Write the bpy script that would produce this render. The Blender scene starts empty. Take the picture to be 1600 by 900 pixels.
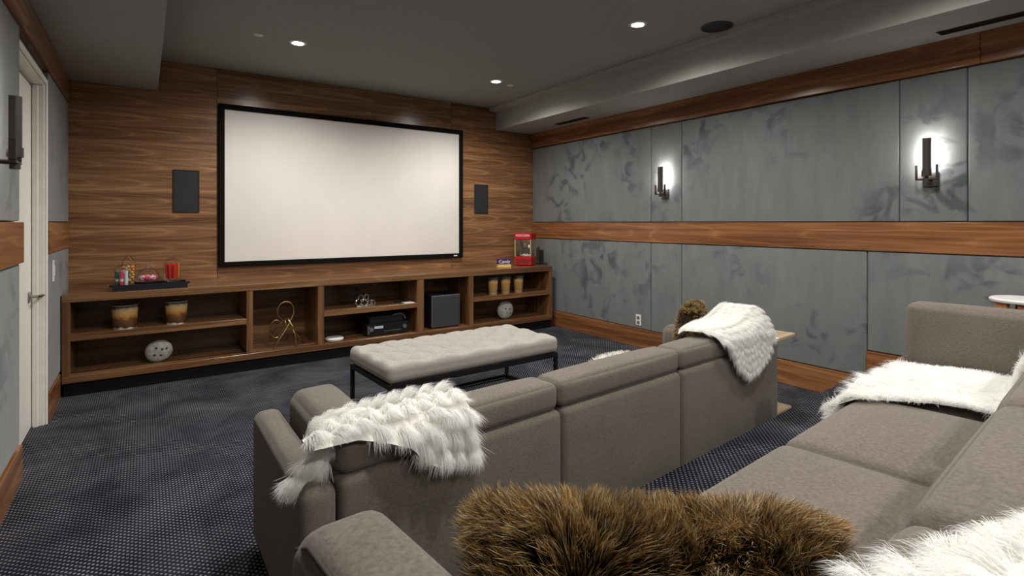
import bpy, bmesh, math, random
import numpy as np
from mathutils import Vector, Matrix

random.seed(7)
rng = np.random.default_rng(11)
S = bpy.context.scene
COL = S.collection
PI = math.pi

# ------------------------------------------------------------------ camera
CAM_H = 1.35
cam_d = bpy.data.cameras.new('camera')
cam = bpy.data.objects.new('camera', cam_d)
COL.objects.link(cam)
cam.location = (0, 0, CAM_H)
YAW = math.atan2(575.0, 830.0)
cam.rotation_euler = (PI / 2, 0, -YAW)
cam_d.sensor_width = 36.0
cam_d.lens = 36.0 * 830.0 / 1600.0
cam_d.shift_y = -(450.0 - 348.0) / 1600.0
cam_d.clip_start = 0.02
S.camera = cam

# ------------------------------------------------------------------ view, world
S.view_settings.view_transform = 'Standard'
S.view_settings.look = 'None'
S.view_settings.gamma = 1.0
S.view_settings.use_curve_mapping = False
S.view_settings.exposure = 0.0
w = bpy.data.worlds.new('world')
S.world = w
w.use_nodes = True
w.node_tree.nodes['Background'].inputs[0].default_value = (0.5, 0.5, 0.52, 1)
w.node_tree.nodes['Background'].inputs[1].default_value = 0.3

DOWNLIGHT_W = 102.0
SCONCE_GLOW = 170.0
S.cycles.transparent_max_bounces = 32
S.cycles.diffuse_bounces = 10
S.cycles.max_bounces = 16
# downlight positions on the ceiling (the three the photograph shows and the rest of the same grid, then an unseen rear pair added for brightness)
DOWNLIGHTS = [(1.055, 4.66), (3.07, 4.73), (3.07, 2.76), (1.055, 2.76), (1.055, 0.98), (3.07, 0.98), (1.055, -1.05), (3.07, -1.05)]

# ------------------------------------------------------------------ helpers
def link(o, parent=None):
    COL.objects.link(o)
    if parent is not None:
        o.parent = parent
    return o

def tag(o, label=None, cat=None, group=None, kind=None):
    if label: o['label'] = label
    if cat: o['category'] = cat
    if group: o['group'] = group
    if kind: o['kind'] = kind
    return o

def thing(name, label, cat, loc=(0, 0, 0), rz=0.0, group=None):
    o = bpy.data.objects.new(name, None)
    o.empty_display_size = 0.1
    COL.objects.link(o)
    o.location = loc
    o.rotation_euler = (0, 0, rz)
    return tag(o, label, cat, group)

def obj(name, bm, mat, parent=None, smooth=None, free=True):
    me = bpy.data.meshes.new(name)
    bm.to_mesh(me)
    if free: bm.free()
    if mat is not None:
        for m in (mat if isinstance(mat, (list, tuple)) else [mat]):
            me.materials.append(m)
    if smooth is not None:
        for p in me.polygons: p.use_smooth = True
        if smooth < 3.1:
            me.set_sharp_from_angle(angle=smooth)
    return link(bpy.data.objects.new(name, me), parent)

def add_box(bm, x0, x1, y0, y1, z0, z1, bev=0.0, seg=1, mi=0):
    vs = [bm.verts.new(p) for p in ((x0, y0, z0), (x1, y0, z0), (x1, y1, z0), (x0, y1, z0), (x0, y0, z1), (x1, y0, z1), (x1, y1, z1), (x0, y1, z1))]
    fs = [bm.faces.new([vs[i] for i in f]) for f in ((3, 2, 1, 0), (4, 5, 6, 7), (0, 1, 5, 4), (1, 2, 6, 5), (2, 3, 7, 6), (3, 0, 4, 7))]
    for f in fs: f.material_index = mi
    if bev > 0:
        es = list({e for f in fs for e in f.edges})
        r = bmesh.ops.bevel(bm, geom=es, offset=bev, segments=seg, affect='EDGES', profile=0.6)
        for f in r['faces']: f.material_index = mi
    return bm

def box(name, x0, x1, y0, y1, z0, z1, mat, parent=None, bev=0.0, seg=1):
    bm = bmesh.new()
    add_box(bm, x0, x1, y0, y1, z0, z1, bev, seg)
    return obj(name, bm, mat, parent, smooth=0.6 if bev > 0 and seg > 1 else None)

def add_tube(bm, pts, r, n=8, closed=False, caps=True):
    """round tube along a polyline; r may be a list"""
    P = [Vector(p) for p in pts]
    N = len(P)
    rings = []
    up = None
    for i in range(N):
        a = P[i - 1] if (i > 0 or closed) else P[i]
        b = P[(i + 1) % N] if (i < N - 1 or closed) else P[i]
        t = (b - a).normalized()
        if up is None:
            up = t.orthogonal().normalized()
        else:
            up = (up - t * up.dot(t))
            up = up.normalized() if up.length > 1e-6 else t.orthogonal().normalized()
        v = t.cross(up)
        rr = r[i] if isinstance(r, (list, tuple)) else r
        rings.append([bm.verts.new(P[i] + (up * math.cos(2 * PI * k / n) + v * math.sin(2 * PI * k / n)) * rr) for k in range(n)])
    m = N if closed else N - 1
    for i in range(m):
        A, B = rings[i], rings[(i + 1) % N]
        for k in range(n):
            bm.faces.new((A[k], A[(k + 1) % n], B[(k + 1) % n], B[k]))
    if caps and not closed:
        bm.faces.new(list(reversed(rings[0])))
        bm.faces.new(rings[-1])
    return bm

def add_lathe(bm, prof, n=24, c=(0, 0, 0), mi=0, squash=1.0):
    rings = []
    for (r, z) in prof:
        if r < 1e-6:
            rings.append([bm.verts.new((c[0], c[1], c[2] + z))])
        else:
            rings.append([bm.verts.new((c[0] + r * math.cos(2 * PI * k / n), c[1] + squash * r * math.sin(2 * PI * k / n), c[2] + z)) for k in range(n)])
    for A, B in zip(rings, rings[1:]):
        for k in range(n):
            k2 = (k + 1) % n
            if len(A) == 1 and len(B) == 1: continue
            if len(A) == 1: f = bm.faces.new((A[0], B[k2], B[k]))
            elif len(B) == 1: f = bm.faces.new((A[k], A[k2], B[0]))
            else: f = bm.faces.new((A[k], A[k2], B[k2], B[k]))
            f.material_index = mi
    return bm

def rounded_box_bm(sx, sy, sz, r, puff=(0, 0, 0), n=5, c=(0, 0, 0), dens=10, fn=None):
    """box with truly rounded edges, centre c; puff = bulge of the x, y, z faces"""
    h = (sx / 2, sy / 2, sz / 2)
    r = min(r, h[0] * .98, h[1] * .98, h[2] * .98)
    def coords(hh):
        a = [-hh + r * (1 - math.cos(PI / 2 * i / n)) for i in range(n)]
        m = max(1, int(round((2 * (hh - r)) / (max(sx, sy, sz) / dens))))
        mid = [-(hh - r) + 2 * (hh - r) * i / m for i in range(m + 1)]
        return a + mid + [-x for x in reversed(a)]
    cs = [coords(x) for x in h]
    bm = bmesh.new()
    cache = {}
    def V(p):
        k = tuple(round(x, 6) for x in p)
        if k in cache: return cache[k]
        q = [max(-(hh - r), min(hh - r, x)) for x, hh in zip(p, h)]
        d = Vector(p) - Vector(q)
        o = Vector(q) + (d.normalized() * r if d.length > 1e-9 else Vector((0, 0, 0)))
        u = [p[i] / h[i] for i in range(3)]
        for ax in range(3):
            if puff[ax]:
                a, b = [i for i in range(3) if i != ax]
                o[ax] += (1 if u[ax] > 0 else -1) * abs(u[ax]) ** 2 * puff[ax] * max(0, (1 - u[a] ** 4)) * max(0, (1 - u[b] ** 4))
        if fn: o = Vector(fn(o))
        v = bm.verts.new((o[0] + c[0], o[1] + c[1], o[2] + c[2]))
        cache[k] = v
        return v
    for ax in range(3):
        a, b = [(1, 2), (2, 0), (0, 1)][ax]
        for sgn in (-1, 1):
            for i in range(len(cs[a]) - 1):
                for j in range(len(cs[b]) - 1):
                    q = []
                    for (ii, jj) in ((i, j), (i + 1, j), (i + 1, j + 1), (i, j + 1)):
                        p = [0, 0, 0]
                        p[ax] = sgn * h[ax]; p[a] = cs[a][ii]; p[b] = cs[b][jj]
                        q.append(V(p))
                    if sgn < 0: q.reverse()
                    if len(set(q)) == 4: bm.faces.new(q)
    return bm

def rbox(name, s0, s1, f0, f1, z0, z1, r, mat, parent, puff=(0, 0, 0), dens=10, fn=None):
    bm = rounded_box_bm(s1 - s0, f1 - f0, z1 - z0, r, puff, 4, ((s0 + s1) / 2, (f0 + f1) / 2, (z0 + z1) / 2), dens, fn)
    return obj(name, bm, mat, parent, smooth=4)

def grid_mesh(name, P, mat, parent=None):
    """P: (nu,nv,3) array"""
    nu, nv, _ = P.shape
    me = bpy.data.meshes.new(name)
    idx = np.arange(nu * nv).reshape(nu, nv)
    F = np.stack([idx[:-1, :-1], idx[1:, :-1], idx[1:, 1:], idx[:-1, 1:]], -1).reshape(-1, 4)
    me.from_pydata(P.reshape(-1, 3).tolist(), [], F.tolist())
    me.materials.append(mat)
    for p in me.polygons: p.use_smooth = True
    return link(bpy.data.objects.new(name, me), parent)

def strands(name, root, mid, tip, width, croot, ctip, mat, parent, seg=3, side=None, pw=1.0):
    """tapered fur blades, quadratic curves root-mid-tip; colours are stored per vertex"""
    N = len(root)
    if side is None: side = np.cross(tip - root, rng.normal(size=(N, 3)))
    side /= np.linalg.norm(side, axis=1, keepdims=True) + 1e-9
    V = []; C = []
    for k in range(seg):
        t = k / seg
        p = (1 - t) ** 2 * root + 2 * t * (1 - t) * mid + t * t * tip
        ww = (width * (1 - t * .6))[:, None] * side * .5
        V += [p - ww, p + ww]
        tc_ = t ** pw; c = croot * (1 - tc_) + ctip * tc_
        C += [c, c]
    V.append(tip); C.append(ctip)
    K = 2 * seg + 1
    V = np.stack(V, 1).reshape(-1, 3); C = np.stack(C, 1).reshape(-1, 3)
    base = np.arange(N)[:, None] * K
    loops = []
    for k in range(seg - 1):
        loops.append(base + np.array([[2 * k, 2 * k + 1, 2 * k + 3, 2 * k + 2]]))
    last = base + np.array([[2 * seg - 2, 2 * seg - 1, 2 * seg]])
    L = np.concatenate(loops + [last], 1)            # per strand: quads then tri
    per = [4] * (seg - 1) + [3]
    starts1 = np.concatenate([[0], np.cumsum(per)[:-1]])
    tot1 = sum(per)
    starts = (np.arange(N)[:, None] * tot1 + starts1[None]).reshape(-1)
    me = bpy.data.meshes.new(name)
    me.vertices.add(len(V)); me.vertices.foreach_set('co', V.astype(np.float32).reshape(-1))
    me.loops.add(L.size); me.loops.foreach_set('vertex_index', L.astype(np.int32).reshape(-1))
    me.polygons.add(len(starts)); me.polygons.foreach_set('loop_start', starts.astype(np.int32))
    me.update(calc_edges=True)
    ca = me.color_attributes.new('fur_colour', 'FLOAT_COLOR', 'POINT')
    ca.data.foreach_set('color', np.concatenate([C, np.ones((len(C), 1))], 1).astype(np.float32).reshape(-1))
    me.materials.append(mat)
    o = link(bpy.data.objects.new(name, me), parent)
    o['kind'] = 'stuff'
    return o

# ------------------------------------------------------------------ materials
def new_mat(name):
    m = bpy.data.materials.new(name)
    m.use_nodes = True
    nt = m.node_tree
    return m, nt, nt.nodes['Principled BSDF']

def N(nt, typ, **kw):
    n = nt.nodes.new(typ)
    for k, v in kw.items(): setattr(n, k, v)
    return n

def plain(name, col, rough=0.5, metal=0.0, spec=0.5, var=0.0, scale=20):
    m, nt, b = new_mat(name)
    b.inputs['Base Color'].default_value = (*col, 1)
    b.inputs['Roughness'].default_value = rough
    b.inputs['Metallic'].default_value = metal
    b.inputs['Specular IOR Level'].default_value = spec
    tc = N(nt, 'ShaderNodeTexCoord')
    no = N(nt, 'ShaderNodeTexNoise'); no.inputs['Scale'].default_value = scale; no.inputs['Detail'].default_value = 4
    nt.links.new(tc.outputs['Object'], no.inputs['Vector'])
    ra = N(nt, 'ShaderNodeValToRGB')
    a = 1 - max(var, .04); bb = 1 + max(var, .04)
    ra.color_ramp.elements[0].color = (*[c * a for c in col], 1)
    ra.color_ramp.elements[1].color = (*[min(1, c * bb) for c in col], 1)
    ra.color_ramp.elements[0].position = .3; ra.color_ramp.elements[1].position = .7
    nt.links.new(no.outputs['Fac'], ra.inputs['Fac'])
    nt.links.new(ra.outputs['Color'], b.inputs['Base Color'])
    return m

def emit(name, col, strength):
    m, nt, b = new_mat(name)
    b.inputs['Base Color'].default_value = (0, 0, 0, 1)
    b.inputs['Emission Color'].default_value = (*col, 1)
    b.inputs['Emission Strength'].default_value = strength
    return m

def walnut(name, axis='X', dark=(.062, .029, .013), mid=(.225, .105, .046), light=(.44, .24, .115), rough=.27, figure=14.0, spec=.5, cath=3.2, flitch=None):
    m, nt, b = new_mat(name)
    tc = N(nt, 'ShaderNodeTexCoord')
    oi = N(nt, 'ShaderNodeObjectInfo')
    mp = N(nt, 'ShaderNodeMapping')
    along, across = .55, cath
    mp.inputs['Scale'].default_value = {'X': (along, across, across), 'Y': (across, along, across), 'Z': (across, across, along)}[axis]
    off = N(nt, 'ShaderNodeVectorMath', operation='SCALE'); off.inputs[0].default_value = (13.1, 7.7, 5.3)
    nt.links.new(oi.outputs['Random'], off.inputs['Scale'])
    ad = N(nt, 'ShaderNodeVectorMath', operation='ADD')
    nt.links.new(tc.outputs['Object'], ad.inputs[0]); nt.links.new(off.outputs[0], ad.inputs[1])
    nt.links.new(ad.outputs[0], mp.inputs['Vector'])
    n1 = N(nt, 'ShaderNodeTexNoise'); n1.inputs['Scale'].default_value = 1.0; n1.inputs['Detail'].default_value = 1.5; n1.inputs['Roughness'].default_value = .4
    nt.links.new(mp.outputs[0], n1.inputs['Vector'])
    mu = N(nt, 'ShaderNodeMath', operation='MULTIPLY'); mu.inputs[1].default_value = figure
    nt.links.new(n1.outputs['Fac'], mu.inputs[0])
    if flitch:
        # stacked flitches: every row carries its own run of cathedral arches
        sx = N(nt, 'ShaderNodeSeparateXYZ'); nt.links.new(tc.outputs['Object'], sx.inputs[0])
        def mth(op, a, b=None, c=None):
            q = N(nt, 'ShaderNodeMath', operation=op)
            for i_, v_ in enumerate((a, b, c)):
                if v_ is None: continue
                if isinstance(v_, (int, float)): q.inputs[i_].default_value = v_
                else: nt.links.new(v_, q.inputs[i_])
            return q.outputs[0]
        row = mth('FLOORED_MODULO', sx.outputs['Z'], flitch)
        zc = mth('SUBTRACT', row, flitch / 2)
        par = mth('MULTIPLY', mth('MULTIPLY', zc, zc), 560.0)
        lin = mth('MULTIPLY_ADD', sx.outputs['X'], 4.2, par)
        tot = mth('MULTIPLY_ADD', n1.outputs['Fac'], 5.0, lin)
        mu2 = N(nt, 'ShaderNodeMath', operation='ADD'); nt.links.new(tot, mu2.inputs[0]); mu2.inputs[1].default_value = 0.0
        mu = mu2
    fr = N(nt, 'ShaderNodeMath', operation='PINGPONG'); fr.inputs[1].default_value = 1.0
    nt.links.new(mu.outputs[0], fr.inputs[0])
    fr2 = N(nt, 'ShaderNodeMath', operation='POWER'); fr2.inputs[1].default_value = 5.0
    nt.links.new(fr.outputs[0], fr2.inputs[0]); fr = fr2
    # fine fibre
    mp2 = N(nt, 'ShaderNodeMapping')
    mp2.inputs['Scale'].default_value = {'X': (1.1, 48, 48), 'Y': (48, 1.1, 48), 'Z': (48, 48, 1.1)}[axis]
    nt.links.new(ad.outputs[0], mp2.inputs['Vector'])
    n2 = N(nt, 'ShaderNodeTexNoise'); n2.inputs['Scale'].default_value = 1.0; n2.inputs['Detail'].default_value = 6; n2.inputs['Roughness'].default_value = .75
    nt.links.new(mp2.outputs[0], n2.inputs['Vector'])
    # broad tone bands
    mp3 = N(nt, 'ShaderNodeMapping')
    mp3.inputs['Scale'].default_value = {'X': (.55, 17, 17), 'Y': (17, .55, 17), 'Z': (17, 17, .55)}[axis]
    nt.links.new(ad.outputs[0], mp3.inputs['Vector'])
    n3 = N(nt, 'ShaderNodeTexNoise'); n3.inputs['Scale'].default_value = 1.0; n3.inputs['Detail'].default_value = 3
    nt.links.new(mp3.outputs[0], n3.inputs['Vector'])
    def mad(a, k, c):
        x = N(nt, 'ShaderNodeMath', operation='MULTIPLY_ADD'); nt.links.new(a, x.inputs[0]); x.inputs[1].default_value = k
        if isinstance(c, (int, float)): x.inputs[2].default_value = c
        else: nt.links.new(c, x.inputs[2])
        return x.outputs[0]
    v = mad(fr.outputs[0], .20 if flitch else .17, -.44)
    v = mad(n2.outputs['Fac'], .85, v)
    v = mad(n3.outputs['Fac'], .92, v)
    ra = N(nt, 'ShaderNodeValToRGB')
    e = ra.color_ramp.elements
    e[0].position = .12; e[0].color = (*dark, 1)
    e[1].position = .82; e[1].color = (*light, 1)
    x = e.new(.45); x.color = (*mid, 1)
    nt.links.new(v, ra.inputs['Fac'])
    nt.links.new(ra.outputs['Color'], b.inputs['Base Color'])
    b.inputs['Roughness'].default_value = rough
    b.inputs['Specular IOR Level'].default_value = spec
    bp = N(nt, 'ShaderNodeBump'); bp.inputs['Strength'].default_value = .06; bp.inputs['Distance'].default_value = .002
    nt.links.new(n2.outputs['Fac'], bp.inputs['Height']); nt.links.new(bp.outputs[0], b.inputs['Normal'])
    return m

def velvet_mat():
    m, nt, b = new_mat('grey_suede')
    tc = N(nt, 'ShaderNodeTexCoord')
    oi = N(nt, 'ShaderNodeObjectInfo')
    off = N(nt, 'ShaderNodeVectorMath', operation='SCALE'); off.inputs[0].default_value = (3.1, 4.7, 6.3)
    nt.links.new(oi.outputs['Random'], off.inputs['Scale'])
    ad = N(nt, 'ShaderNodeVectorMath', operation='ADD')
    nt.links.new(tc.outputs['Object'], ad.inputs[0]); nt.links.new(off.outputs[0], ad.inputs[1])
    n1 = N(nt, 'ShaderNodeTexNoise'); n1.inputs['Scale'].default_value = 5.0; n1.inputs['Detail'].default_value = 3.5; n1.inputs['Distortion'].default_value = 1.0
    n2 = N(nt, 'ShaderNodeTexNoise'); n2.inputs['Scale'].default_value = 1.3; n2.inputs['Detail'].default_value = 2
    n3 = N(nt, 'ShaderNodeTexNoise'); n3.inputs['Scale'].default_value = 9; n3.inputs['Detail'].default_value = 6; n3.inputs['Roughness'].default_value = .7
    for n in (n1, n2): nt.links.new(ad.outputs[0], n.inputs['Vector'])
    mpv = N(nt, 'ShaderNodeMapping'); mpv.inputs['Scale'].default_value = (1, 1, .28)
    nt.links.new(ad.outputs[0], mpv.inputs['Vector']); nt.links.new(mpv.outputs[0], n3.inputs['Vector'])
    # brushed nap marks: only where the broad noise is high
    r1 = N(nt, 'ShaderNodeValToRGB'); r1.color_ramp.elements[0].position = .50; r1.color_ramp.elements[1].position = .61
    r2 = N(nt, 'ShaderNodeValToRGB'); r2.color_ramp.elements[0].position = .46; r2.color_ramp.elements[1].position = .60
    nt.links.new(n1.outputs['Fac'], r1.inputs['Fac']); nt.links.new(n2.outputs['Fac'], r2.inputs['Fac'])
    mm = N(nt, 'ShaderNodeMath', operation='MULTIPLY')
    nt.links.new(r1.outputs['Color'], mm.inputs[0]); nt.links.new(r2.outputs['Color'], mm.inputs[1])
    mx = N(nt, 'ShaderNodeMix', data_type='RGBA')
    mx.inputs['A'].default_value = (.162, .171, .170, 1); mx.inputs['B'].default_value = (.080, .088, .093, 1)
    nt.links.new(mm.outputs[0], mx.inputs['Factor'])
    mx2 = N(nt, 'ShaderNodeMix', data_type='RGBA', blend_type='MULTIPLY'); mx2.inputs['Factor'].default_value = 1
    r3 = N(nt, 'ShaderNodeValToRGB'); r3.color_ramp.elements[0].color = (.86, .86, .87, 1); r3.color_ramp.elements[1].color = (1.12, 1.12, 1.12, 1)
    r3.color_ramp.elements[0].position = .3; r3.color_ramp.elements[1].position = .7
    nt.links.new(n3.outputs['Fac'], r3.inputs['Fac'])
    nt.links.new(mx.outputs['Result'], mx2.inputs['A']); nt.links.new(r3.outputs['Color'], mx2.inputs['B'])
    nt.links.new(mx2.outputs['Result'], b.inputs['Base Color'])
    b.inputs['Roughness'].default_value = .85
    b.inputs['Specular IOR Level'].default_value = .2
    b.inputs['Sheen Weight'].default_value = .25
    b.inputs['Sheen Roughness'].default_value = .5
    bp = N(nt, 'ShaderNodeBump'); bp.inputs['Strength'].default_value = .15; bp.inputs['Distance'].default_value = .004
    nt.links.new(n1.outputs['Fac'], bp.inputs['Height']); nt.links.new(bp.outputs[0], b.inputs['Normal'])
    return m

def carpet_mat():
    m, nt, b = new_mat('dotted_carpet')
    tc = N(nt, 'ShaderNodeTexCoord')
    mp = N(nt, 'ShaderNodeMapping'); mp.inputs['Scale'].default_value = (1 / .0275, 1 / .0275, 0)
    nt.links.new(tc.outputs['Object'], mp.inputs['Vector'])
    def dots(offset):
        a = N(nt, 'ShaderNodeVectorMath', operation='ADD'); a.inputs[1].default_value = offset
        nt.links.new(mp.outputs[0], a.inputs[0])
        f = N(nt, 'ShaderNodeVectorMath', operation='FRACTION'); nt.links.new(a.outputs[0], f.inputs[0])
        s = N(nt, 'ShaderNodeVectorMath', operation='SUBTRACT'); s.inputs[1].default_value = (.5, .5, 0)
        nt.links.new(f.outputs[0], s.inputs[0])
        mk = N(nt, 'ShaderNodeVectorMath', operation='MULTIPLY'); mk.inputs[1].default_value = (1, 1, 0)
        nt.links.new(s.outputs[0], mk.inputs[0])
        l = N(nt, 'ShaderNodeVectorMath', operation='LENGTH'); nt.links.new(mk.outputs[0], l.inputs[0])
        return l.outputs['Value']
    d1, d2 = dots((0, 0, 0)), dots((.5, .5, 0))
    mi = N(nt, 'ShaderNodeMath', operation='MINIMUM'); nt.links.new(d1, mi.inputs[0]); nt.links.new(d2, mi.inputs[1])
    ra = N(nt, 'ShaderNodeValToRGB')
    ra.color_ramp.elements[0].position = .13; ra.color_ramp.elements[0].color = (1, 1, 1, 1)
    ra.color_ramp.elements[1].position = .20; ra.color_ramp.elements[1].color = (0, 0, 0, 1)
    nt.links.new(mi.outputs[0], ra.inputs['Fac'])
    n1 = N(nt, 'ShaderNodeTexNoise'); n1.inputs['Scale'].default_value = 3.2; n1.inputs['Detail'].default_value = 6; n1.inputs['Distortion'].default_value = .8
    nt.links.new(tc.outputs['Object'], n1.inputs['Vector'])
    r1 = N(nt, 'ShaderNodeValToRGB')
    r1.color_ramp.elements[0].position = .35; r1.color_ramp.elements[0].color = (.010, .011, .018, 1)
    r1.color_ramp.elements[1].position = .70; r1.color_ramp.elements[1].color = (.024, .024, .032, 1)
    nt.links.new(n1.outputs['Fac'], r1.inputs['Fac'])
    mx = N(nt, 'ShaderNodeMix', data_type='RGBA')
    nt.links.new(ra.outputs['Color'], mx.inputs['Factor'])
    nt.links.new(r1.outputs['Color'], mx.inputs['A']); mx.inputs['B'].default_value = (.22, .22, .23, 1)
    n4 = N(nt, 'ShaderNodeTexNoise'); n4.inputs['Scale'].default_value = 2.6; n4.inputs['Detail'].default_value = 5; n4.inputs['Roughness'].default_value = .6; n4.inputs['Distortion'].default_value = .5
    nt.links.new(tc.outputs['Object'], n4.inputs['Vector'])
    r4 = N(nt, 'ShaderNodeValToRGB')
    r4.color_ramp.elements[0].position = .36; r4.color_ramp.elements[0].color = (.58, .58, .62, 1)
    r4.color_ramp.elements[1].position = .66; r4.color_ramp.elements[1].color = (1.45, 1.42, 1.42, 1)
    nt.links.new(n4.outputs['Fac'], r4.inputs['Fac'])
    mx3 = N(nt, 'ShaderNodeMix', data_type='RGBA', blend_type='MULTIPLY'); mx3.inputs['Factor'].default_value = 1
    nt.links.new(mx.outputs['Result'], mx3.inputs['A']); nt.links.new(r4.outputs['Color'], mx3.inputs['B'])
    nt.links.new(mx3.outputs['Result'], b.inputs['Base Color'])
    b.inputs['Roughness'].default_value = .95; b.inputs['Specular IOR Level'].default_value = .1
    n2 = N(nt, 'ShaderNodeTexNoise'); n2.inputs['Scale'].default_value = 300
    nt.links.new(tc.outputs['Object'], n2.inputs['Vector'])
    bp = N(nt, 'ShaderNodeBump'); bp.inputs['Strength'].default_value = .4; bp.inputs['Distance'].default_value = .004
    nt.links.new(n2.outputs['Fac'], bp.inputs['Height']); nt.links.new(bp.outputs[0], b.inputs['Normal'])
    return m

def fabric_mat(name, c0, c1, scale=140, rough=.9):
    m, nt, b = new_mat(name)
    tc = N(nt, 'ShaderNodeTexCoord')
    n1 = N(nt, 'ShaderNodeTexNoise'); n1.inputs['Scale'].default_value = scale; n1.inputs['Detail'].default_value = 4; n1.inputs['Roughness'].default_value = .7
    n2 = N(nt, 'ShaderNodeTexNoise'); n2.inputs['Scale'].default_value = 4; n2.inputs['Detail'].default_value = 3
    mp = N(nt, 'ShaderNodeMapping'); mp.inputs['Scale'].default_value = (.45, .45, 1.3)
    nt.links.new(tc.outputs['Object'], mp.inputs['Vector'])
    nt.links.new(mp.outputs[0], n1.inputs['Vector']); nt.links.new(tc.outputs['Object'], n2.inputs['Vector'])
    md = N(nt, 'ShaderNodeMath', operation='MULTIPLY_ADD'); md.inputs[1].default_value = .22
    nt.links.new(n2.outputs['Fac'], md.inputs[0]); nt.links.new(n1.outputs['Fac'], md.inputs[2])
    ra = N(nt, 'ShaderNodeValToRGB')
    ra.color_ramp.elements[0].position = .38; ra.color_ramp.elements[0].color = (*c0, 1)
    ra.color_ramp.elements[1].position = .85; ra.color_ramp.elements[1].color = (*c1, 1)
    nt.links.new(md.outputs[0], ra.inputs['Fac']); nt.links.new(ra.outputs['Color'], b.inputs['Base Color'])
    b.inputs['Roughness'].default_value = rough; b.inputs['Specular IOR Level'].default_value = .2
    b.inputs['Sheen Weight'].default_value = .15
    bp = N(nt, 'ShaderNodeBump'); bp.inputs['Strength'].default_value = .25; bp.inputs['Distance'].default_value = .002
    nt.links.new(n1.outputs['Fac'], bp.inputs['Height']); nt.links.new(bp.outputs[0], b.inputs['Normal'])
    return m

def fur_mat(name, rough=.7, trans=.0):
    m, nt, b = new_mat(name)
    at = N(nt, 'ShaderNodeAttribute'); at.attribute_name = 'fur_colour'
    nt.links.new(at.outputs['Color'], b.inputs['Base Color'])
    b.inputs['Roughness'].default_value = rough; b.inputs['Specular IOR Level'].default_value = .25
    if trans:
        tr = N(nt, 'ShaderNodeBsdfTranslucent'); nt.links.new(at.outputs['Color'], tr.inputs['Color'])
        mx = N(nt, 'ShaderNodeMixShader'); mx.inputs[0].default_value = trans
        nt.links.new(b.outputs[0], mx.inputs[1]); nt.links.new(tr.outputs[0], mx.inputs[2])
        nt.links.new(mx.outputs[0], nt.nodes['Material Output'].inputs['Surface'])
    return m

def glass_mat(name='clear_glass', tint=(.985, .99, .99)):
    m, nt, b = new_mat(name)
    nt.nodes.remove(b)
    tr = N(nt, 'ShaderNodeBsdfTransparent'); tr.inputs['Color'].default_value = (*tint, 1)
    gl = N(nt, 'ShaderNodeBsdfGlossy'); gl.inputs['Roughness'].default_value = .05
    fr = N(nt, 'ShaderNodeFresnel'); fr.inputs['IOR'].default_value = 1.6
    mx = N(nt, 'ShaderNodeMixShader')
    fk = N(nt, 'ShaderNodeMath', operation='MULTIPLY'); fk.inputs[1].default_value = .45
    nt.links.new(fr.outputs[0], fk.inputs[0]); nt.links.new(fk.outputs[0], mx.inputs[0]); nt.links.new(tr.outputs[0], mx.inputs[1]); nt.links.new(gl.outputs[0], mx.inputs[2])
    nt.links.new(mx.outputs[0], nt.nodes['Material Output'].inputs['Surface'])
    return m

def print_mat(name, stops, zlo, zhi, amp=.25, scale=30):
    """printed popcorn picture on a tub: colours by height, broken up by noise"""
    m, nt, b = new_mat(name)
    tc = N(nt, 'ShaderNodeTexCoord')
    sp = N(nt, 'ShaderNodeSeparateXYZ'); nt.links.new(tc.outputs['Object'], sp.inputs[0])
    mr = N(nt, 'ShaderNodeMapRange'); mr.inputs['From Min'].default_value = zlo; mr.inputs['From Max'].default_value = zhi
    nt.links.new(sp.outputs['Z'], mr.inputs['Value'])
    no = N(nt, 'ShaderNodeTexNoise'); no.inputs['Scale'].default_value = scale; no.inputs['Detail'].default_value = 3
    nt.links.new(tc.outputs['Object'], no.inputs['Vector'])
    a = N(nt, 'ShaderNodeMath', operation='SUBTRACT'); nt.links.new(no.outputs['Fac'], a.inputs[0]); a.inputs[1].default_value = .5
    md = N(nt, 'ShaderNodeMath', operation='MULTIPLY_ADD'); nt.links.new(a.outputs[0], md.inputs[0]); md.inputs[1].default_value = amp * 2
    nt.links.new(mr.outputs[0], md.inputs[2])
    ra = N(nt, 'ShaderNodeValToRGB')
    e = ra.color_ramp.elements
    e[0].position = stops[0][0]; e[0].color = (*stops[0][1], 1)
    e[1].position = stops[-1][0]; e[1].color = (*stops[-1][1], 1)
    for p, c in stops[1:-1]:
        x = e.new(p); x.color = (*c, 1)
    nt.links.new(md.outputs[0], ra.inputs['Fac']); nt.links.new(ra.outputs['Color'], b.inputs['Base Color'])
    b.inputs['Roughness'].default_value = .45
    return m

M = {}
M['walnut_wall'] = walnut('walnut_veneer', 'X', flitch=.148)
M['walnut_case'] = walnut('walnut_cabinet', 'X', mid=(.17, .078, .033), light=(.32, .175, .08), cath=6)
M['walnut_case_z'] = walnut('walnut_cabinet_upright', 'Z', mid=(.17, .078, .033), light=(.32, .175, .08), cath=6)
M['walnut_trim'] = walnut('walnut_trim', 'Y', dark=(.07, .026, .010), mid=(.21, .083, .030), light=(.40, .19, .078), cath=5)
M['velvet'] = velvet_mat()
M['carpet'] = carpet_mat()
M['ceiling'] = plain('grey_ceiling_paint', (.315, .322, .315), .8, spec=.2)
M['soffit'] = plain('grey_ceiling_paint_lit', (.38, .375, .36), .8, spec=.2)  # ceiling paint again, lightened for the brighter light on the right soffit
M['white_paint'] = plain('white_door_paint', (.78, .76, .70), .4)
M['black_metal'] = plain('black_metal', (.022, .021, .020), .45, 0.6)
M['bronze'] = plain('dark_bronze', (.07, .063, .056), .4, 0.7)
M['steel'] = plain('brushed_steel', (.35, .34, .32), .3, 1.0)
M['black_velvet'] = plain('black_frame_flock', (.009, .008, .007), 1.0, spec=.05)
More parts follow.
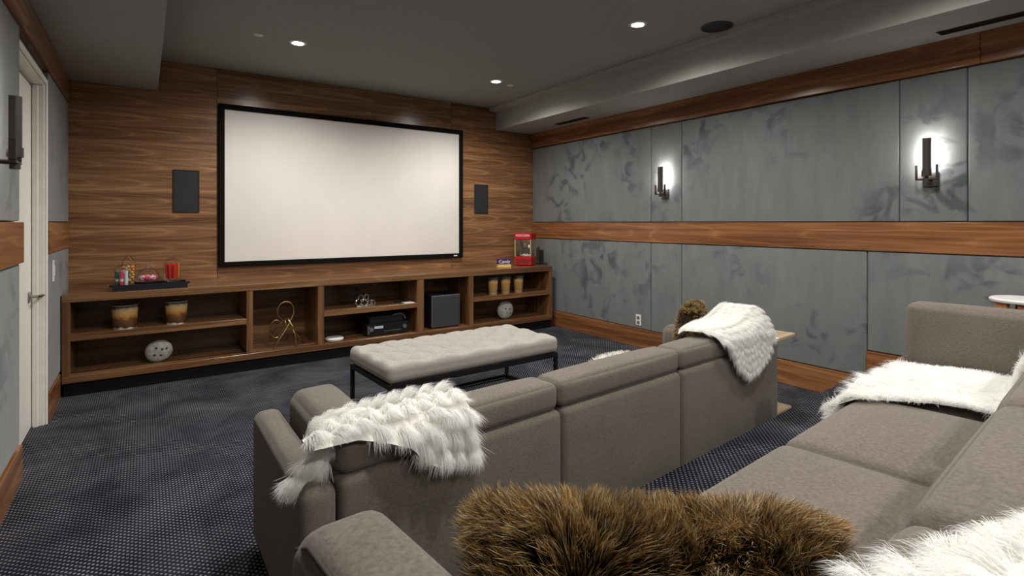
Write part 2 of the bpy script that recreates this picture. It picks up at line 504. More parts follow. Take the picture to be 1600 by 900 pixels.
M['screen'] = plain('white_screen_fabric', (.80, .755, .71), .9, spec=.1, var=.04, scale=1.5)
M['black_grille'] = plain('black_speaker_grille', (.018, .017, .017), .7, var=.3, scale=300)
M['vent_black'] = plain('black_vent', (.009, .008, .008), .9, spec=.1)
M['sub_front'] = plain('charcoal_speaker_cloth', (.040, .044, .046), .6, var=.1, scale=200)
M['sub_edge'] = plain('grey_speaker_edge', (.13, .145, .145), .4)
M['black_plastic'] = plain('black_plastic', (.014, .014, .015), .35)
M['grey_plastic'] = plain('grey_plastic', (.13, .13, .13), .4)
M['white_plastic'] = plain('white_plastic', (.72, .71, .68), .4)
M['sofa'] = fabric_mat('taupe_upholstery', (.094, .079, .065), (.196, .166, .138), 210)
M['linen'] = fabric_mat('cream_linen', (.29, .27, .24), (.44, .41, .365), 160)
M['seam'] = plain('dark_seam', (.035, .028, .022), .9)
M['white_fur'] = fur_mat('white_fur', .8, .5)
M['white_backing'] = plain('white_fur_backing', (.80, .79, .74), .9)
M['brown_fur'] = fur_mat('brown_fur', .55, .15)
M['brown_backing'] = plain('brown_fur_backing', (.03, .018, .008), .9)
M['gold'] = plain('gold_metal', (.52, .38, .17), .3, 1.0)
M['silver'] = plain('silver_metal', (.75, .74, .70), .18, 1.0)
M['glass'] = glass_mat()
M['tray'] = plain('black_lacquer', (.014, .014, .020), .3)
M['red'] = plain('red_enamel', (.52, .012, .018), .3)
M['dark_red'] = plain('dark_red_print', (.22, .02, .015), .4)
M['gold_trim'] = plain('pale_gold_trim', (.50, .38, .16), .4)
M['white_print'] = plain('white_print', (.85, .82, .82), .5)
M['purple'] = plain('purple_card', (.07, .03, .11), .4)
M['yellow_card'] = plain('yellow_card', (.75, .55, .16), .45)
M['oak'] = walnut('pale_oak', 'X', dark=(.36, .26, .15), mid=(.50, .38, .24), light=(.62, .50, .34), cath=6)
M['orange_wood'] = walnut('orange_wood', 'Z', dark=(.30, .10, .03), mid=(.52, .20, .07), light=(.68, .32, .13), cath=6)
M['tub_inside'] = plain('dark_tub_inside', (.03, .03, .035), .5)
M['tub_rim'] = plain('grey_tub_rim', (.16, .16, .18), .35)
M['tub_print'] = print_mat('popcorn_tub_print', [(.0, (.62, .56, .46)), (.07, (.05, .02, .012)), (.20, (.10, .04, .015)), (.42, (.17, .075, .03)), (.50, (.50, .22, .04)), (.62, (.62, .36, .10)), (.80, (.55, .40, .20)), (.93, (.04, .02, .015))], 0, .19, .14, 22)
M['cup_print'] = print_mat('popcorn_cup_print', [(.0, (.55, .38, .24)), (.15, (.42, .24, .10)), (.42, (.50, .32, .14)), (.58, (.66, .30, .06)), (.75, (.66, .50, .24)), (.90, (.12, .08, .05))], 0, .20, .12, 30)
M['stone'] = plain('speckled_white_stone', (.42, .43, .40), .6, var=.34, scale=30)
M['stone_hole'] = plain('dark_stone_hole', (.04, .045, .04), .9)
M['leaf_dark'] = plain('dark_plum_petal', (.025, .012, .018), .6)
M['bulb'] = emit('lit_downlight', (1, .97, .92), 60)
M['sconce_glow'] = emit('lit_sconce_tube', (1, .96, .90), SCONCE_GLOW)
M['display'] = emit('lit_display', (.55, .62, .66), .55)
def candy(name, c): return plain(name, c, .3)
M['c_red'] = candy('red_candy', (.62, .035, .02)); M['c_orange'] = candy('orange_candy', (.70, .22, .03))
M['c_pink'] = candy('pink_candy', (.60, .06, .16)); M['c_green'] = candy('green_candy', (.03, .20, .10))
M['c_white'] = candy('white_candy', (.75, .70, .70)); M['c_yellow'] = candy('yellow_candy', (.68, .42, .14))
M['c_rose'] = candy('pale_rose_candy', (.72, .38, .40)); M['c_blue'] = candy('blue_candy', (.08, .14, .30))

# ------------------------------------------------------------------ room shell
XL, XR, YB, YF = -.56, 4.45, 5.88, -1.30     # left wall, right wall, screen wall, rear wall
ZC, ZS = 2.85, 2.57                          # ceiling, soffit undersides
ZR = 0.19                                    # riser height
ANG = math.radians(5.1)

def structure(o, kind='structure'):
    o['kind'] = kind
    return o

structure(box('floor', XL - .3, XR + .2, YF - .1, YB + .1, -.10, 0, M['carpet']))
# carpeted riser under the rear sofa
bm = bmesh.new()
y_at = lambda x: 1.715 + (x - 3.15) * math.tan(ANG)
ring = [(XL + .03, YF), (XR - .03, YF), (XR - .03, y_at(XR)), (XL + .03, y_at(XL))]
lo = [bm.verts.new((x, y, 0.001)) for x, y in ring]; hi = [bm.verts.new((x, y, ZR)) for x, y in ring]
bm.faces.new(hi); bm.faces.new(list(reversed(lo)))
for i in range(4): bm.faces.new((lo[i], lo[(i + 1) % 4], hi[(i + 1) % 4], hi[i]))
riser = structure(obj('floor_riser', bm, M['carpet']))

structure(box('ceiling', XL - .3, XR + .2, YF - .1, YB + .1, ZC, ZC + .1, M['ceiling']))
# dropped soffits along both side walls
bm = bmesh.new(); add_box(bm, 3.816, XR, YF, YB, ZS, ZC - .002)
add_box(bm, 3.716, 3.816, YF, YB, ZC - .045, ZC - .002)
structure(obj('ceiling_soffit_right', bm, M['soffit']))
structure(box('ceiling_soffit_left', XL - .2, .105, YF, YB, ZS, ZC - .002, M['ceiling']))

# screen wall: plaster core with three walnut veneer sheets
wall_back = structure(box('wall_back', XL - .3, XR + .2, YB + .012, YB + .12, 0, ZC, M['walnut_wall']))
for (x0, x1) in ((XL + .02, .585), (.588, 3.15), (3.153, XR - .02)):
    o = box('veneer_panel', x0, x1, YB, YB + .014, .02, ZC - .002, M['walnut_wall'], wall_back, .0015)
wall_right = structure(box('wall_right', XR, XR + .12, YF, YB + .1, 0, ZC, M['velvet']))
bm = bmesh.new()
DY0, DY1, DH = 3.78, 4.70, 2.285
add_box(bm, XL - .06, XL, YF, DY0, 0, ZC); add_box(bm, XL - .06, XL, DY1, YB + .1, 0, ZC); add_box(bm, XL - .06, XL, DY0, DY1, DH, ZC)
wall_left = structure(obj('wall_left', bm, M['velvet']))
wall_rear = structure(box('wall_rear', XL - .3, XR + .2, YF - .1, YF, 0, ZC, M['velvet']))

def panel(parent, x0, x1, y0, y1, z0, z1):
    g = .003
    return box('wall_panel', x0, x1, y0 + g, y1 - g, z0 + g, z1 - g, M['velvet'], parent, .010, 3)

# upholstered panels, right wall (upper row, lower row)
RP = 4.42
up = [YF, -.55, -.18, 1.157, 1.539, 3.401, 3.793, YB]
for a, b in zip(up, up[1:]): panel(wall_right, RP, XR + .005, a, b, 1.355, 2.37)
low = [1.743, 3.401, 3.793, YB]
for a, b in zip(low, low[1:]): panel(wall_right, RP, XR + .005, a, b, .20, 1.14)
for a, b in zip([YF, -.18, 1.743], [-.18, 1.743]): panel(wall_right, RP, XR + .005, a, b, .40, 1.14)
LP = -.53
for (a, b) in ((YF, 1.3), (1.3, 3.72), (DY1 + .035, YB)):
    panel(wall_left, XL - .005, LP, a, b, 1.355, 2.37)
    panel(wall_left, XL - .005, LP, a, b, .20, 1.14)

tn = [0]
def trim(x0, x1, y0, y1, z0, z1, mat, bev=.003, name=None):
    tn[0] += 1
    return structure(box(name or 'trim_%d' % tn[0], x0, x1, y0, y1, z0, z1, mat, None, bev))
# right wall: chair rail, crown in two lengths, baseboards (stepping up at the riser)
trim(4.412, XR, YF, YB - .001, 1.142, 1.353, M['walnut_trim'])
trim(4.385, XR, 1.085, YB - .001, 2.372, ZS - .001, M['walnut_trim'])
trim(4.385, XR, YF, 1.083, 2.372, ZS - .001, M['walnut_trim'])
trim(4.405, XR, 1.745, YB - .001, .001, .198, M['walnut_trim'], name='baseboard_right')
trim(4.405, XR, YF, 1.742, ZR + .001, .398, M['walnut_trim'], name='baseboard_right.001')
# left wall
trim(XL, -.515, YF, 3.735, 1.142, 1.353, M['walnut_trim'])
trim(XL, -.522, DY1 + .035, YB - .001, 1.142, 1.353, M['walnut_trim'])
trim(XL, -.490, YF, 3.70, 2.372, ZS - .001, M['walnut_trim'])
trim(XL, -.515, 3.70, YB - .001, 2.372, ZS - .001, M['walnut_trim'])
trim(XL, -.524, 1.75, 3.765, .001, .185, M['walnut_trim'], name='baseboard_left')
trim(XL, -.522, DY1 + .035, YB - .6, .001, .198, M['walnut_trim'], name='baseboard_left.001')

# ------------------------------------------------------------------ door in the left wall
door = bpy.data.objects.new('door_1', None); COL.objects.link(door); door.location = (-.61, 4.25, 0); structure(door)
def dpart(name, x0, x1, y0, y1, z0, z1, mat=M['white_paint'], bev=.003):
    return box(name, x0 + .61, x1 + .61, y0 - 4.25, y1 - 4.25, z0, z1, mat, door, bev)
leaf = dpart('door_leaf', -.655, -.61, DY0 + .002, DY1 - .022, .008, DH - .03)
dpart('jamb', -.70, -.545, DY1 - .02, DY1 - .001, 0, DH - .001)
dpart('door_stop', -.605, -.575, DY1 - .036, DY1 - .02, 0, DH - .022)
dpart('casing', -.545, -.530, DY1 - .014, DY1 + .012, 0, DH + .02, bev=.004)
dpart('head_jamb', -.70, -.545, DY0, DY1 - .021, DH - .02, DH - .001)
dpart('head_casing', -.545, -.530, 3.74, DY1 - .015, DH - .012, DH + .02, bev=.004)
bm = bmesh.new(); add_box(bm, .0, .008, 4.545 - 4.25, 4.60 - 4.25, .835, .905, .002)
add_tube(bm, [(.008, .325, .872), (.045, .325, .872), (.055, .34, .872), (.058, .44, .868)], .009, 8)
obj('door_handle', bm, M['steel'], leaf, smooth=.7)
sw = tag(box('light_switch', LP, LP + .008, 4.885, 4.955, .935, 1.085, M['white_plastic'], None, .003), 'white light switch plate on the narrow grey panel beside the door', 'switch')
box('rocker', LP + .007, LP + .013, 4.903, 4.937, .975, 1.045, M['white_plastic'], sw, .002)

# ------------------------------------------------------------------ wall outlet
ot = tag(box('wall_outlet', RP - .008, RP, 3.925, 3.998, .235, .352, M['white_plastic'], None, .003), 'white electrical outlet low on the grey right wall panel', 'outlet')
for z in (.268, .318): box('socket', RP - .011, RP - .007, 3.944, 3.979, z - .016, z + .016, M['grey_plastic'], ot, .004)

# ------------------------------------------------------------------ ceiling fittings
def downlight(x, y, label, dim=1.0):
    t = thing('recessed_downlight', label, 'light', (x, y, ZC), group='ceiling downlights')
    bm = bmesh.new(); add_lathe(bm, [(.045, -.001), (.047, -.006), (.066, -.005), (.070, 0)], 28)
    obj('trim_ring', bm, M['white_plastic'], t, smooth=.8)
    bm = bmesh.new(); add_lathe(bm, [(0, -.003), (.046, -.002)], 24)
    for f in bm.faces:
        if f.normal.z > 0: f.normal_flip()
    obj('lens', bm, M['bulb'], t)
    ld = bpy.data.lights.new('downlight_lamp', 'SPOT')
    ld.energy = DOWNLIGHT_W * dim; ld.color = (1, .965, .91); ld.spot_size = math.radians(165); ld.spot_blend = .75; ld.shadow_soft_size = .045
    lo = bpy.data.objects.new('downlight_lamp', ld); link(lo, t); lo.location = (0, 0, -.05)
    return t
DL = ['recessed downlight over the left half of the projection screen', 'recessed downlight beside the right soffit near the screen wall', 'recessed downlight nearest the round ceiling speaker',
      'recessed downlight above the tufted ottoman, just out of view', 'recessed downlight above the left end of the rear sofa, out of view', 'recessed downlight above the right end of the rear sofa, out of view',
      'added fill downlight behind the left end of the rear sofa, out of view', 'added fill downlight behind the right end of the rear sofa, out of view']
for (x, y), lb in zip(DOWNLIGHTS, DL): downlight(x, y, lb, (1.0 if x < 2 else .75) if 0 < y < 2 else (1.05 if y < 0 else 1.0))

def sprinkler(x, y, label):
    bm = bmesh.new(); add_lathe(bm, [(.036, 0), (.037, -.004), (.030, -.008), (0, -.010)], 20, (0, 0, 0))
    o = obj('sprinkler_cover', bm, M['white_plastic'], smooth=.8); o.location = (x, y, ZC)
    tag(o, label, 'sprinkler', 'ceiling sprinkler covers')
sprinkler(.751, 4.632, 'small white round sprinkler cover left of the left downlight')
sprinkler(3.28, 4.772, 'small white round sprinkler cover beside the right soffit')
sp = thing('ceiling_speaker', 'round black speaker grille in the ceiling beside the right soffit', 'speaker', (3.60, 2.448, ZC))
bm = bmesh.new(); add_lathe(bm, [(.118, 0), (.118, -.006), (.108, -.008), (.106, -.004)], 36); obj('rim', bm, M['black_plastic'], sp, smooth=.7)
bm = bmesh.new(); add_lathe(bm, [(.107, -.004), (.06, -.006), (0, -.0065)], 36); obj('grille', bm, M['black_grille'], sp, smooth=2)
def vent(y0, y1, label):
    t = thing('slot_vent', label, 'vent', (4.215, (y0 + y1) / 2, ZS), group='soffit slot vents')
    L = (y1 - y0) / 2
    bm = bmesh.new()
    add_box(bm, -.048, -.036, -L, L, -.004, 0); add_box(bm, .036, .048, -L, L, -.004, 0); add_box(bm, -.036, .036, -L, -L + .012, -.004, 0); add_box(bm, -.036, .036, L - .012, L, -.004, 0)
    obj('frame', bm, M['black_plastic'], t)
    box('backing', -.036, .036, -L + .012, L - .012, -.0012, 0, M['vent_black'], t)
    for k in (-.018, 0, .018): box('slat', k - .003, k + .003, -L + .012, L - .012, -.0035, -.0012, M['black_plastic'], t)
vent(4.56, 5.10, 'short black slot vent in the soffit near the screen wall')
vent(.05, 1.25, 'long black slot vent in the soffit above the nearer wall sconce')

# ------------------------------------------------------------------ wall sconces
def sconce(loc, rz, label):
    t = thing('wall_sconce', label, 'sconce', loc, rz, 'wall sconces')
    box('wall_plate', -.045, .045, 0, .012, -.05, .05, M['bronze'], t, .003)
    bm = bmesh.new(); add_tube(bm, [(0, .012, 0), (0, .072, 0), (0, .085, .01), (0, .085, .03)], .011, 10)
    add_lathe(bm, [(0, -.032), (.018, -.03), (.018, -.002), (0, 0)], 14, (0, .085, 0))
    obj('arm', bm, M['bronze'], t, smooth=.7)
    bm = bmesh.new()
    add_box(bm, -.062, .062, .072, .098, -.008, .004, .002)
    add_box(bm, -.062, -.053, .072, .098, .004, .095, .002); add_box(bm, .053, .062, .072, .098, .004, .095, .002)
    obj('bracket', bm, M['bronze'], t)
    bm = bmesh.new(); add_lathe(bm, [(0, .02), (.028, .02), (.028, .06), (0, .062)], 18, (0, .085, 0)); obj('collar', bm, M['bronze'], t, smooth=.6)
    # half-round metal shade, open towards the wall
    bm = bmesh.new()
    n = 12; A = []
    for (r, z) in ((.023, .06), (.023, .275), (.020, .275), (.020, .06)):
        A.append([bm.verts.new((r, .068, z))] + [bm.verts.new((r * math.cos(PI * (k / n)), .085 + r * math.sin(PI * (k / n)), z)) for k in range(n + 1)] + [bm.verts.new((-r, .068, z))])
    for i in range(4):
        P, Q = A[i], A[(i + 1) % 4]
        for k in range(n + 2): bm.faces.new((P[k], P[k + 1], Q[k + 1], Q[k]))
    obj('shade', bm, M['bronze'], t, smooth=.7)
    bm = bmesh.new(); add_lathe(bm, [(0, .064), (.012, .064), (.012, .270), (0, .272)], 14, (0, .081, 0)); obj('lit_tube', bm, M['sconce_glow'], t, smooth=.7)
    return t
sconce((RP, 1.352, 1.645), PI / 2, 'lit bronze wall sconce nearer the camera on the right grey wall')
sconce((RP, 3.60, 1.645), PI / 2, 'lit bronze wall sconce nearer the screen on the right grey wall')
sconce((LP, 3.02, 1.605), -PI / 2, 'lit bronze wall sconce on the left wall beside the white door')

# ------------------------------------------------------------------ projection screen and in-wall speakers
t = thing('projection_screen', 'large white projection screen in a black frame on the walnut wall', 'screen', (1.95, YB, 1.71))
X0, X1, Z0, Z1 = .594 - 1.95, 3.30 - 1.95, .915 - 1.71, 2.510 - 1.71
fw = .052
bm = bmesh.new()
for q in ((X0, X1, Z1 - fw, Z1), (X0, X1, Z0, Z0 + fw), (X0, X0 + fw, Z0 + fw, Z1 - fw), (X1 - fw, X1, Z0 + fw, Z1 - fw)):
    add_box(bm, q[0], q[1], -.040, -.002, q[2], q[3], .004)
obj('frame', bm, M['black_velvet'], t)
box('screen_surface', X0 + fw - .01, X1 - fw + .01, -.022, -.012, Z0 + fw - .01, Z1 - fw + .01, M['screen'], t)
box('badge', X1 - .135, X1 - .085, -.044, -.039, Z0 + .018, Z0 + .034, M['white_print'], t, .002)
def wall_speaker(x0, x1, z0, z1, label):
    t = thing('wall_speaker', label, 'speaker', ((x0 + x1) / 2, YB, (z0 + z1) / 2), group='in-wall speakers')
    hx, hz = (x1 - x0) / 2, (z1 - z0) / 2
    bm = bmesh.new(); b_ = .010
    for q in ((-hx, hx, hz - b_, hz), (-hx, hx, -hz, -hz + b_), (-hx, -hx + b_, -hz + b_, hz - b_), (hx - b_, hx, -hz + b_, hz - b_)): add_box(bm, q[0], q[1], -.010, 0, q[2], q[3], .002)
    obj('bezel', bm, M['black_plastic'], t)
    box('grille', -hx + b_, hx - b_, -.007, 0, -hz + b_, hz - b_, M['black_grille'], t)
wall_speaker(.221, .435, 1.447, 1.848, 'black in-wall speaker left of the projection screen')
wall_speaker(3.483, 3.69, 1.467, 1.842, 'black in-wall speaker right of the projection screen')

# ------------------------------------------------------------------ walnut media console
CX0, CX1, CY0, CY1 = -.522, 4.325, 5.33, 5.872
con = thing('media_console', 'long low walnut media console with open bays under the screen', 'console', ((CX0 + CX1) / 2, CY0, 0))
def cpart(name, x0, x1, y0, y1, z0, z1, mat, bev=.002):
    ox, oy = (CX0 + CX1) / 2, CY0
    return box(name, x0 - ox, x1 - ox, y0 - oy, y1 - oy, z0, z1, mat, con, bev)
cpart('worktop', CX0, CX1, CY0, CY1, .730, .790, M['walnut_case'])
cpart('bottom_board', CX0, CX1, CY0 + .001, CY1, .103, .158, M['walnut_case'])
cpart('side_panel', CX0, CX0 + .052, CY0 + .002, CY1, .158, .730, M['walnut_case_z'])
cpart('side_panel', CX1 - .045, CX1, CY0 + .002, CY1, .158, .730, M['walnut_case_z'])
DIV = [(.765, .818), (1.394, 1.452), (2.443, 2.520), (3.089, 3.150)]
for a, b in DIV: cpart('divider', a, b, CY0 + .002, CY1, .158, .730, M['walnut_case_z'])
for a, b in ((CX0 + .052, .765), (1.452, 2.443), (3.150, CX1 - .045)): cpart('shelf', a, b, CY0 + .003, CY1 - .02, .428, .478, M['walnut_case'])
cpart('back_panel', CX0 + .052, CX1 - .045, CY1 - .018, CY1, .158, .730, M['walnut_case'])
cpart('toe_kick', CX0 + .01, CX1 - .01, CY0 + .018, CY0 + .05, .001, .103, M['vent_black'])
bm = bmesh.new(); add_lathe(bm, [(0, .791), (.03, .791), (.034, .7895)], 20, (2.06 - (CX0 + CX1) / 2, .20, 0)); obj('cable_grommet', bm, M['walnut_case_z'], con)
bm = bmesh.new(); add_box(bm, 3.30 - (CX0 + CX1) / 2, 3.345 - (CX0 + CX1) / 2, .518, .524, .25, .33, .002); obj('outlet', bm, M['grey_plastic'], con)

# ---- tray with candy jars
ty = 5.37
tray = thing('serving_tray', 'black lacquer serving tray under the candy jars on the console', 'tray', (.05, ty + .12, .790))
bm = bmesh.new()
add_box(bm, -.26, .26, -.115, .115, 0, .008)
for q in ((-.26, .26, -.115, -.105), (-.26, .26, .105, .115), (-.26, -.25, -.105, .105), (.25, .26, -.105, .105)): add_box(bm, q[0], q[1], q[2], q[3], .008, .050)
obj('tray_body', bm, M['tray'], tray)
box('handle', -.285, -.26, -.05, .05, .030, .045, M['tray'], tray, .003)
box('handle', .26, .285, -.05, .05, .030, .045, M['tray'], tray, .003)
TZ = .7985
def jar(x, y, r, h, label, knob=True, foot=False, lidh=.05):
    t = thing('candy_jar', label, 'jar', (x, y, TZ), group='glass candy jars on the tray')
    bm = bmesh.new()
    z0 = .0
    prof = [(0, .001)]
    if foot:
        prof += [(r * .62, .0), (r * .62, .006), (r * .2, .016), (r * .2, .03), (r * .8, .042), (r, .06)]
        z0 = .06
    else: prof += [(r * .95, .0), (r, .008)]
    prof += [(r, h), (r * .95, h + .004)]
    add_lathe(bm, prof, 20); obj('jar_body', bm, M['glass'], t, smooth=.8)
    bm = bmesh.new()
    add_lathe(bm, [(r * 1.03, h + .004), (r * 1.03, h + .010), (r * .8, h + lidh * .55), (r * .35, h + lidh * .85), (.006, h + lidh), (.005, h + lidh + .012), (.013, h + lidh + .024), (.008, h + lidh + .036), (0, h + lidh + .038)], 20)
    obj('lid', bm, M['glass'], t, smooth=.8)
    return t
jar(-.148, 5.435, .055, .160, 'straight glass jar of striped candy sticks at the tray front left')
jar(-.108, 5.548, .050, .205, 'tall glass jar of yellow candies behind the striped stick jar', lidh=.075)
jar(.200, 5.515, .064, .205, 'footed glass jar of red licorice sticks at the tray right', foot=True)
# shallow footed bowl with a domed cover
t = thing('candy_dish', 'low footed glass dish with domed lid holding rose candies', 'dish', (.028, 5.49, TZ))
bm = bmesh.new(); add_lathe(bm, [(0, .001), (.042, 0), (.042, .006), (.010, .016), (.010, .040), (.06, .052), (.085, .078), (.088, .092), (.084, .092), (.078, .078), (.05, .060), (0, .056)], 24); obj('dish_body', bm, M['glass'], t, smooth=.8)
bm = bmesh.new(); add_lathe(bm, [(.087, .094), (.080, .125), (.055, .155), (.02, .172), (.012, .185), (.006, .195), (.014, .212), (.012, .235), (0, .240)], 24); obj('lid', bm, M['glass'], t, smooth=.8)
# candy sticks (each one a thing)
def stick(x, y, z, h, r, lean, mats, label, group, cat='candy'):
    bm = bmesh.new()
    n = 7
    pts = [(lean[0] * k / n, lean[1] * k / n, h * k / n) for k in range(n + 1)]
    add_tube(bm, pts, r, 7)
    for f in bm.faces: f.material_index = int((f.calc_center_median().z / h) * n) % len(mats)
    o = obj('candy_stick', bm, mats, None, smooth=.8); o.location = (x, y, z)
    tag(o, label, cat, group)
cols = [('c_green', 'green'), ('c_pink', 'pink'), ('c_white', 'white'), ('c_blue', 'blue'), ('c_pink', 'pink'), ('c_green', 'green'), ('c_white', 'white')]
spots = [(-.033, -.022), (-.004, -.038), (.027, -.026), (-.036, .012), (.0, .0), (.036, .008), (.004, .034)]
for (cn, lb), (dx, dy) in zip(cols, spots):
    stick(-.148 + dx, 5.435 + dy, TZ + .0065, .148, .0125, (0, 0), [M[cn], M[cn], M[cn], M['c_white']] if cn != 'c_white' else [M['c_white']], '%s candy stick standing in the front left glass jar' % lb, 'candy sticks in the front left jar')
for k in range(14):
    a = k * 2.39996; rr = .047 * math.sqrt((k + .5) / 14)
    stick(.200 + rr * math.cos(a), 5.515 + rr * math.sin(a), TZ + .067, .118 + .02 * random.random(), .0095, (.004 * math.cos(a), .004 * math.sin(a)), [M['c_orange' if k % 5 == 3 else 'c_red']], '%s licorice stick in the footed jar at the tray right' % ('orange' if k % 5 == 3 else 'red'), 'licorice sticks in the footed jar')
# yellow candies: layers of balls
k = 0
for lay in range(8):
    for j in range(5):
        a = j * 2 * PI / 5 + lay * .6
        bm = bmesh.new(); bmesh.ops.create_icosphere(bm, subdivisions=2, radius=.0135)
        o = obj('candy_ball', bm, M['c_orange' if (k * 7) % 4 == 0 else 'c_yellow'], None, smooth=4)
        o.location = (-.108 + .032 * math.cos(a), 5.548 + .032 * math.sin(a), TZ + .0215 + lay * .022)
        tag(o, ('orange' if (k * 7) % 4 == 0 else 'yellow') + ' candy ball in the tall jar at the tray back left', 'candy', 'candy balls in the tall jar'); k += 1
# rose ring candies in the dish
for j in range(9):
    a = j * 2 * PI / 8; rr = .052 if j < 8 else 0
    bm = bmesh.new()
    pts = [(.015 * math.cos(q * PI / 6), .015 * math.sin(q * PI / 6), 0) for q in range(12)]
    add_tube(bm, pts, .0105, 8, closed=True)
    o = obj('candy_ring', bm, M['c_rose'] if j % 3 else M['c_pink'], None, smooth=4)
    o.location = (.028 + rr * math.cos(a), 5.49 + rr * math.sin(a), TZ + (.083 if j < 8 else .085)); o.rotation_euler = (.9 * math.sin(a + 1), .9, a)
    tag(o, ('pale rose' if j % 3 else 'deep pink') + ' candy ring in the low footed glass dish', 'candy', 'candy rings in the dish')

# ---- popcorn tubs
def tub(x, y, z, r0, r1, h, mat, label, group, name='popcorn_tub'):
    t = thing(name, label, 'tub', (x, y, z), group=group)
    bm = bmesh.new(); add_lathe(bm, [(0, .002), (r0 - .004, .002), (r0, 0), (r1, h), (r1 - .003, h), (r0 - .003, .008), (0, .008)], 28); obj('tub_body', bm, mat, t, smooth=.8)
    bm = bmesh.new(); pts = [(r1 * math.cos(q * PI / 14), r1 * math.sin(q * PI / 14), h) for q in range(28)]; add_tube(bm, pts, .0045, 6, closed=True); obj('rim', bm, M['tub_rim'], t, smooth=4)
    bm = bmesh.new(); add_lathe(bm, [(r1 - .004, h - .012), (0, h - .010)], 24); obj('lining', bm, M['tub_inside'], t)
    return t
tub(-.130, 5.46, .478, .081, .092, .19, M['tub_print'], 'large printed popcorn tub on the upper left shelf, nearer the door', 'large popcorn tubs')
tub(.232, 5.46, .478, .073, .085, .19, M['tub_print'], 'large printed popcorn tub on the upper left shelf, nearer the screen', 'large popcorn tubs')
for x, lb in ((3.505, 'left'), (3.69, 'middle'), (3.885, 'right')):
    tub(x, 5.47, .478, .050, .066, .205, M['cup_print'], 'small printed popcorn cup, %s of the three on the right shelf' % lb, 'small popcorn cups', 'popcorn_cup')

# ---- pierced stones
def stone(x, z, rx, rz_, label, tilt, holes):
    t = thing('pierced_stone', label, 'ornament', (x, 5.47, z), group='pierced stone ornaments')
    bm = bmesh.new(); bmesh.ops.create_icosphere(bm, subdivisions=4, radius=1)
    for v in bm.verts:
        p = v.co
        k = 1 + .03 * math.sin(3 * p.x + 1) * math.cos(2.5 * p.z)
        q = Vector((p.x * rx * k, p.y * rz_ * .62 * k, p.z * rz_ * k))
        v.co = Matrix.Rotation(tilt, 3, 'Y') @ q
    zmin = min(v.co.z for v in bm.verts)
    for v in bm.verts: v.co.z -= zmin
    obj('stone_body', bm, M['stone'], t, smooth=4)
    for (hx, hz) in holes:
        yy = -math.sqrt(max(0, 1 - hx * hx - hz * hz)) * rz_ * .62
        c = Matrix.Rotation(tilt, 3, 'Y') @ Vector((hx * rx, yy, hz * rz_)); c.z -= zmin
        bm = bmesh.new(); bmesh.ops.create_icosphere(bm, subdivisions=2, radius=.010)
        for v in bm.verts: v.co = Vector((v.co.x, v.co.y * .5, v.co.z)) + c
        obj('hole', bm, M['stone_hole'], t, smooth=4)
stone(.105, .158, .103, .093, 'oval speckled stone ornament with holes on the lower left shelf', -.25, ((-.35, -.15), (.05, -.32), (.25, .15), (.55, .10), (-.1, .4)))
stone(3.685, .158, .113, .113, 'round speckled stone ornament on the lower right shelf under the cups', 0, ((.2, .15), (-.3, .2), (.35, -.3)))

# ---- gold knot sculpture
t = thing('knot_sculpture', 'gold looped metal rod sculpture in the open square bay', 'sculpture', (1.12, 5.46, .158))
def loop_curve(pts, r, name):
    bm = bmesh.new(); add_tube(bm, pts, r, 8); obj(name, bm, M['gold'], t, smooth=4)
P = [(-.125, -.06, .008), (-.02, -.03, .20), (.06, 0, .27)]
a = [(.005 + .075 * math.cos(q), .0, .335 + .095 * math.sin(q)) for q in np.linspace(-.35, PI + .35, 18)]
loop_curve([(-.115, -.06, .006), (-.05, -.045, .10), (.02, -.03, .20)] + a + [(-.02, .01, .25), (.05, .02, .18), (.13, .03, .10)], .0075, 'rod')
b2 = [(-.075 + .055 * math.cos(q), .03, .17 + .085 * math.sin(q)) for q in np.linspace(.6, 2 * PI - .9, 18)]
loop_curve([(.09, -.05, .006), (.085, -.04, .10), (.03, -.01, .27), (-.01, .02, .25)] + b2 + [(-.03, .035, .07)], .0075, 'rod')
loop_curve([(.02, -.035, .26), (.07, -.04, .17), (.11, -.03, .10), (.14, .01, .04), (.18, .03, .006)], .008, 'rod')
loop_curve([(-.09, .03, .006), (-.05, .02, .10), (.01, .0, .20), (.0, .01, .27)], .007, 'rod')

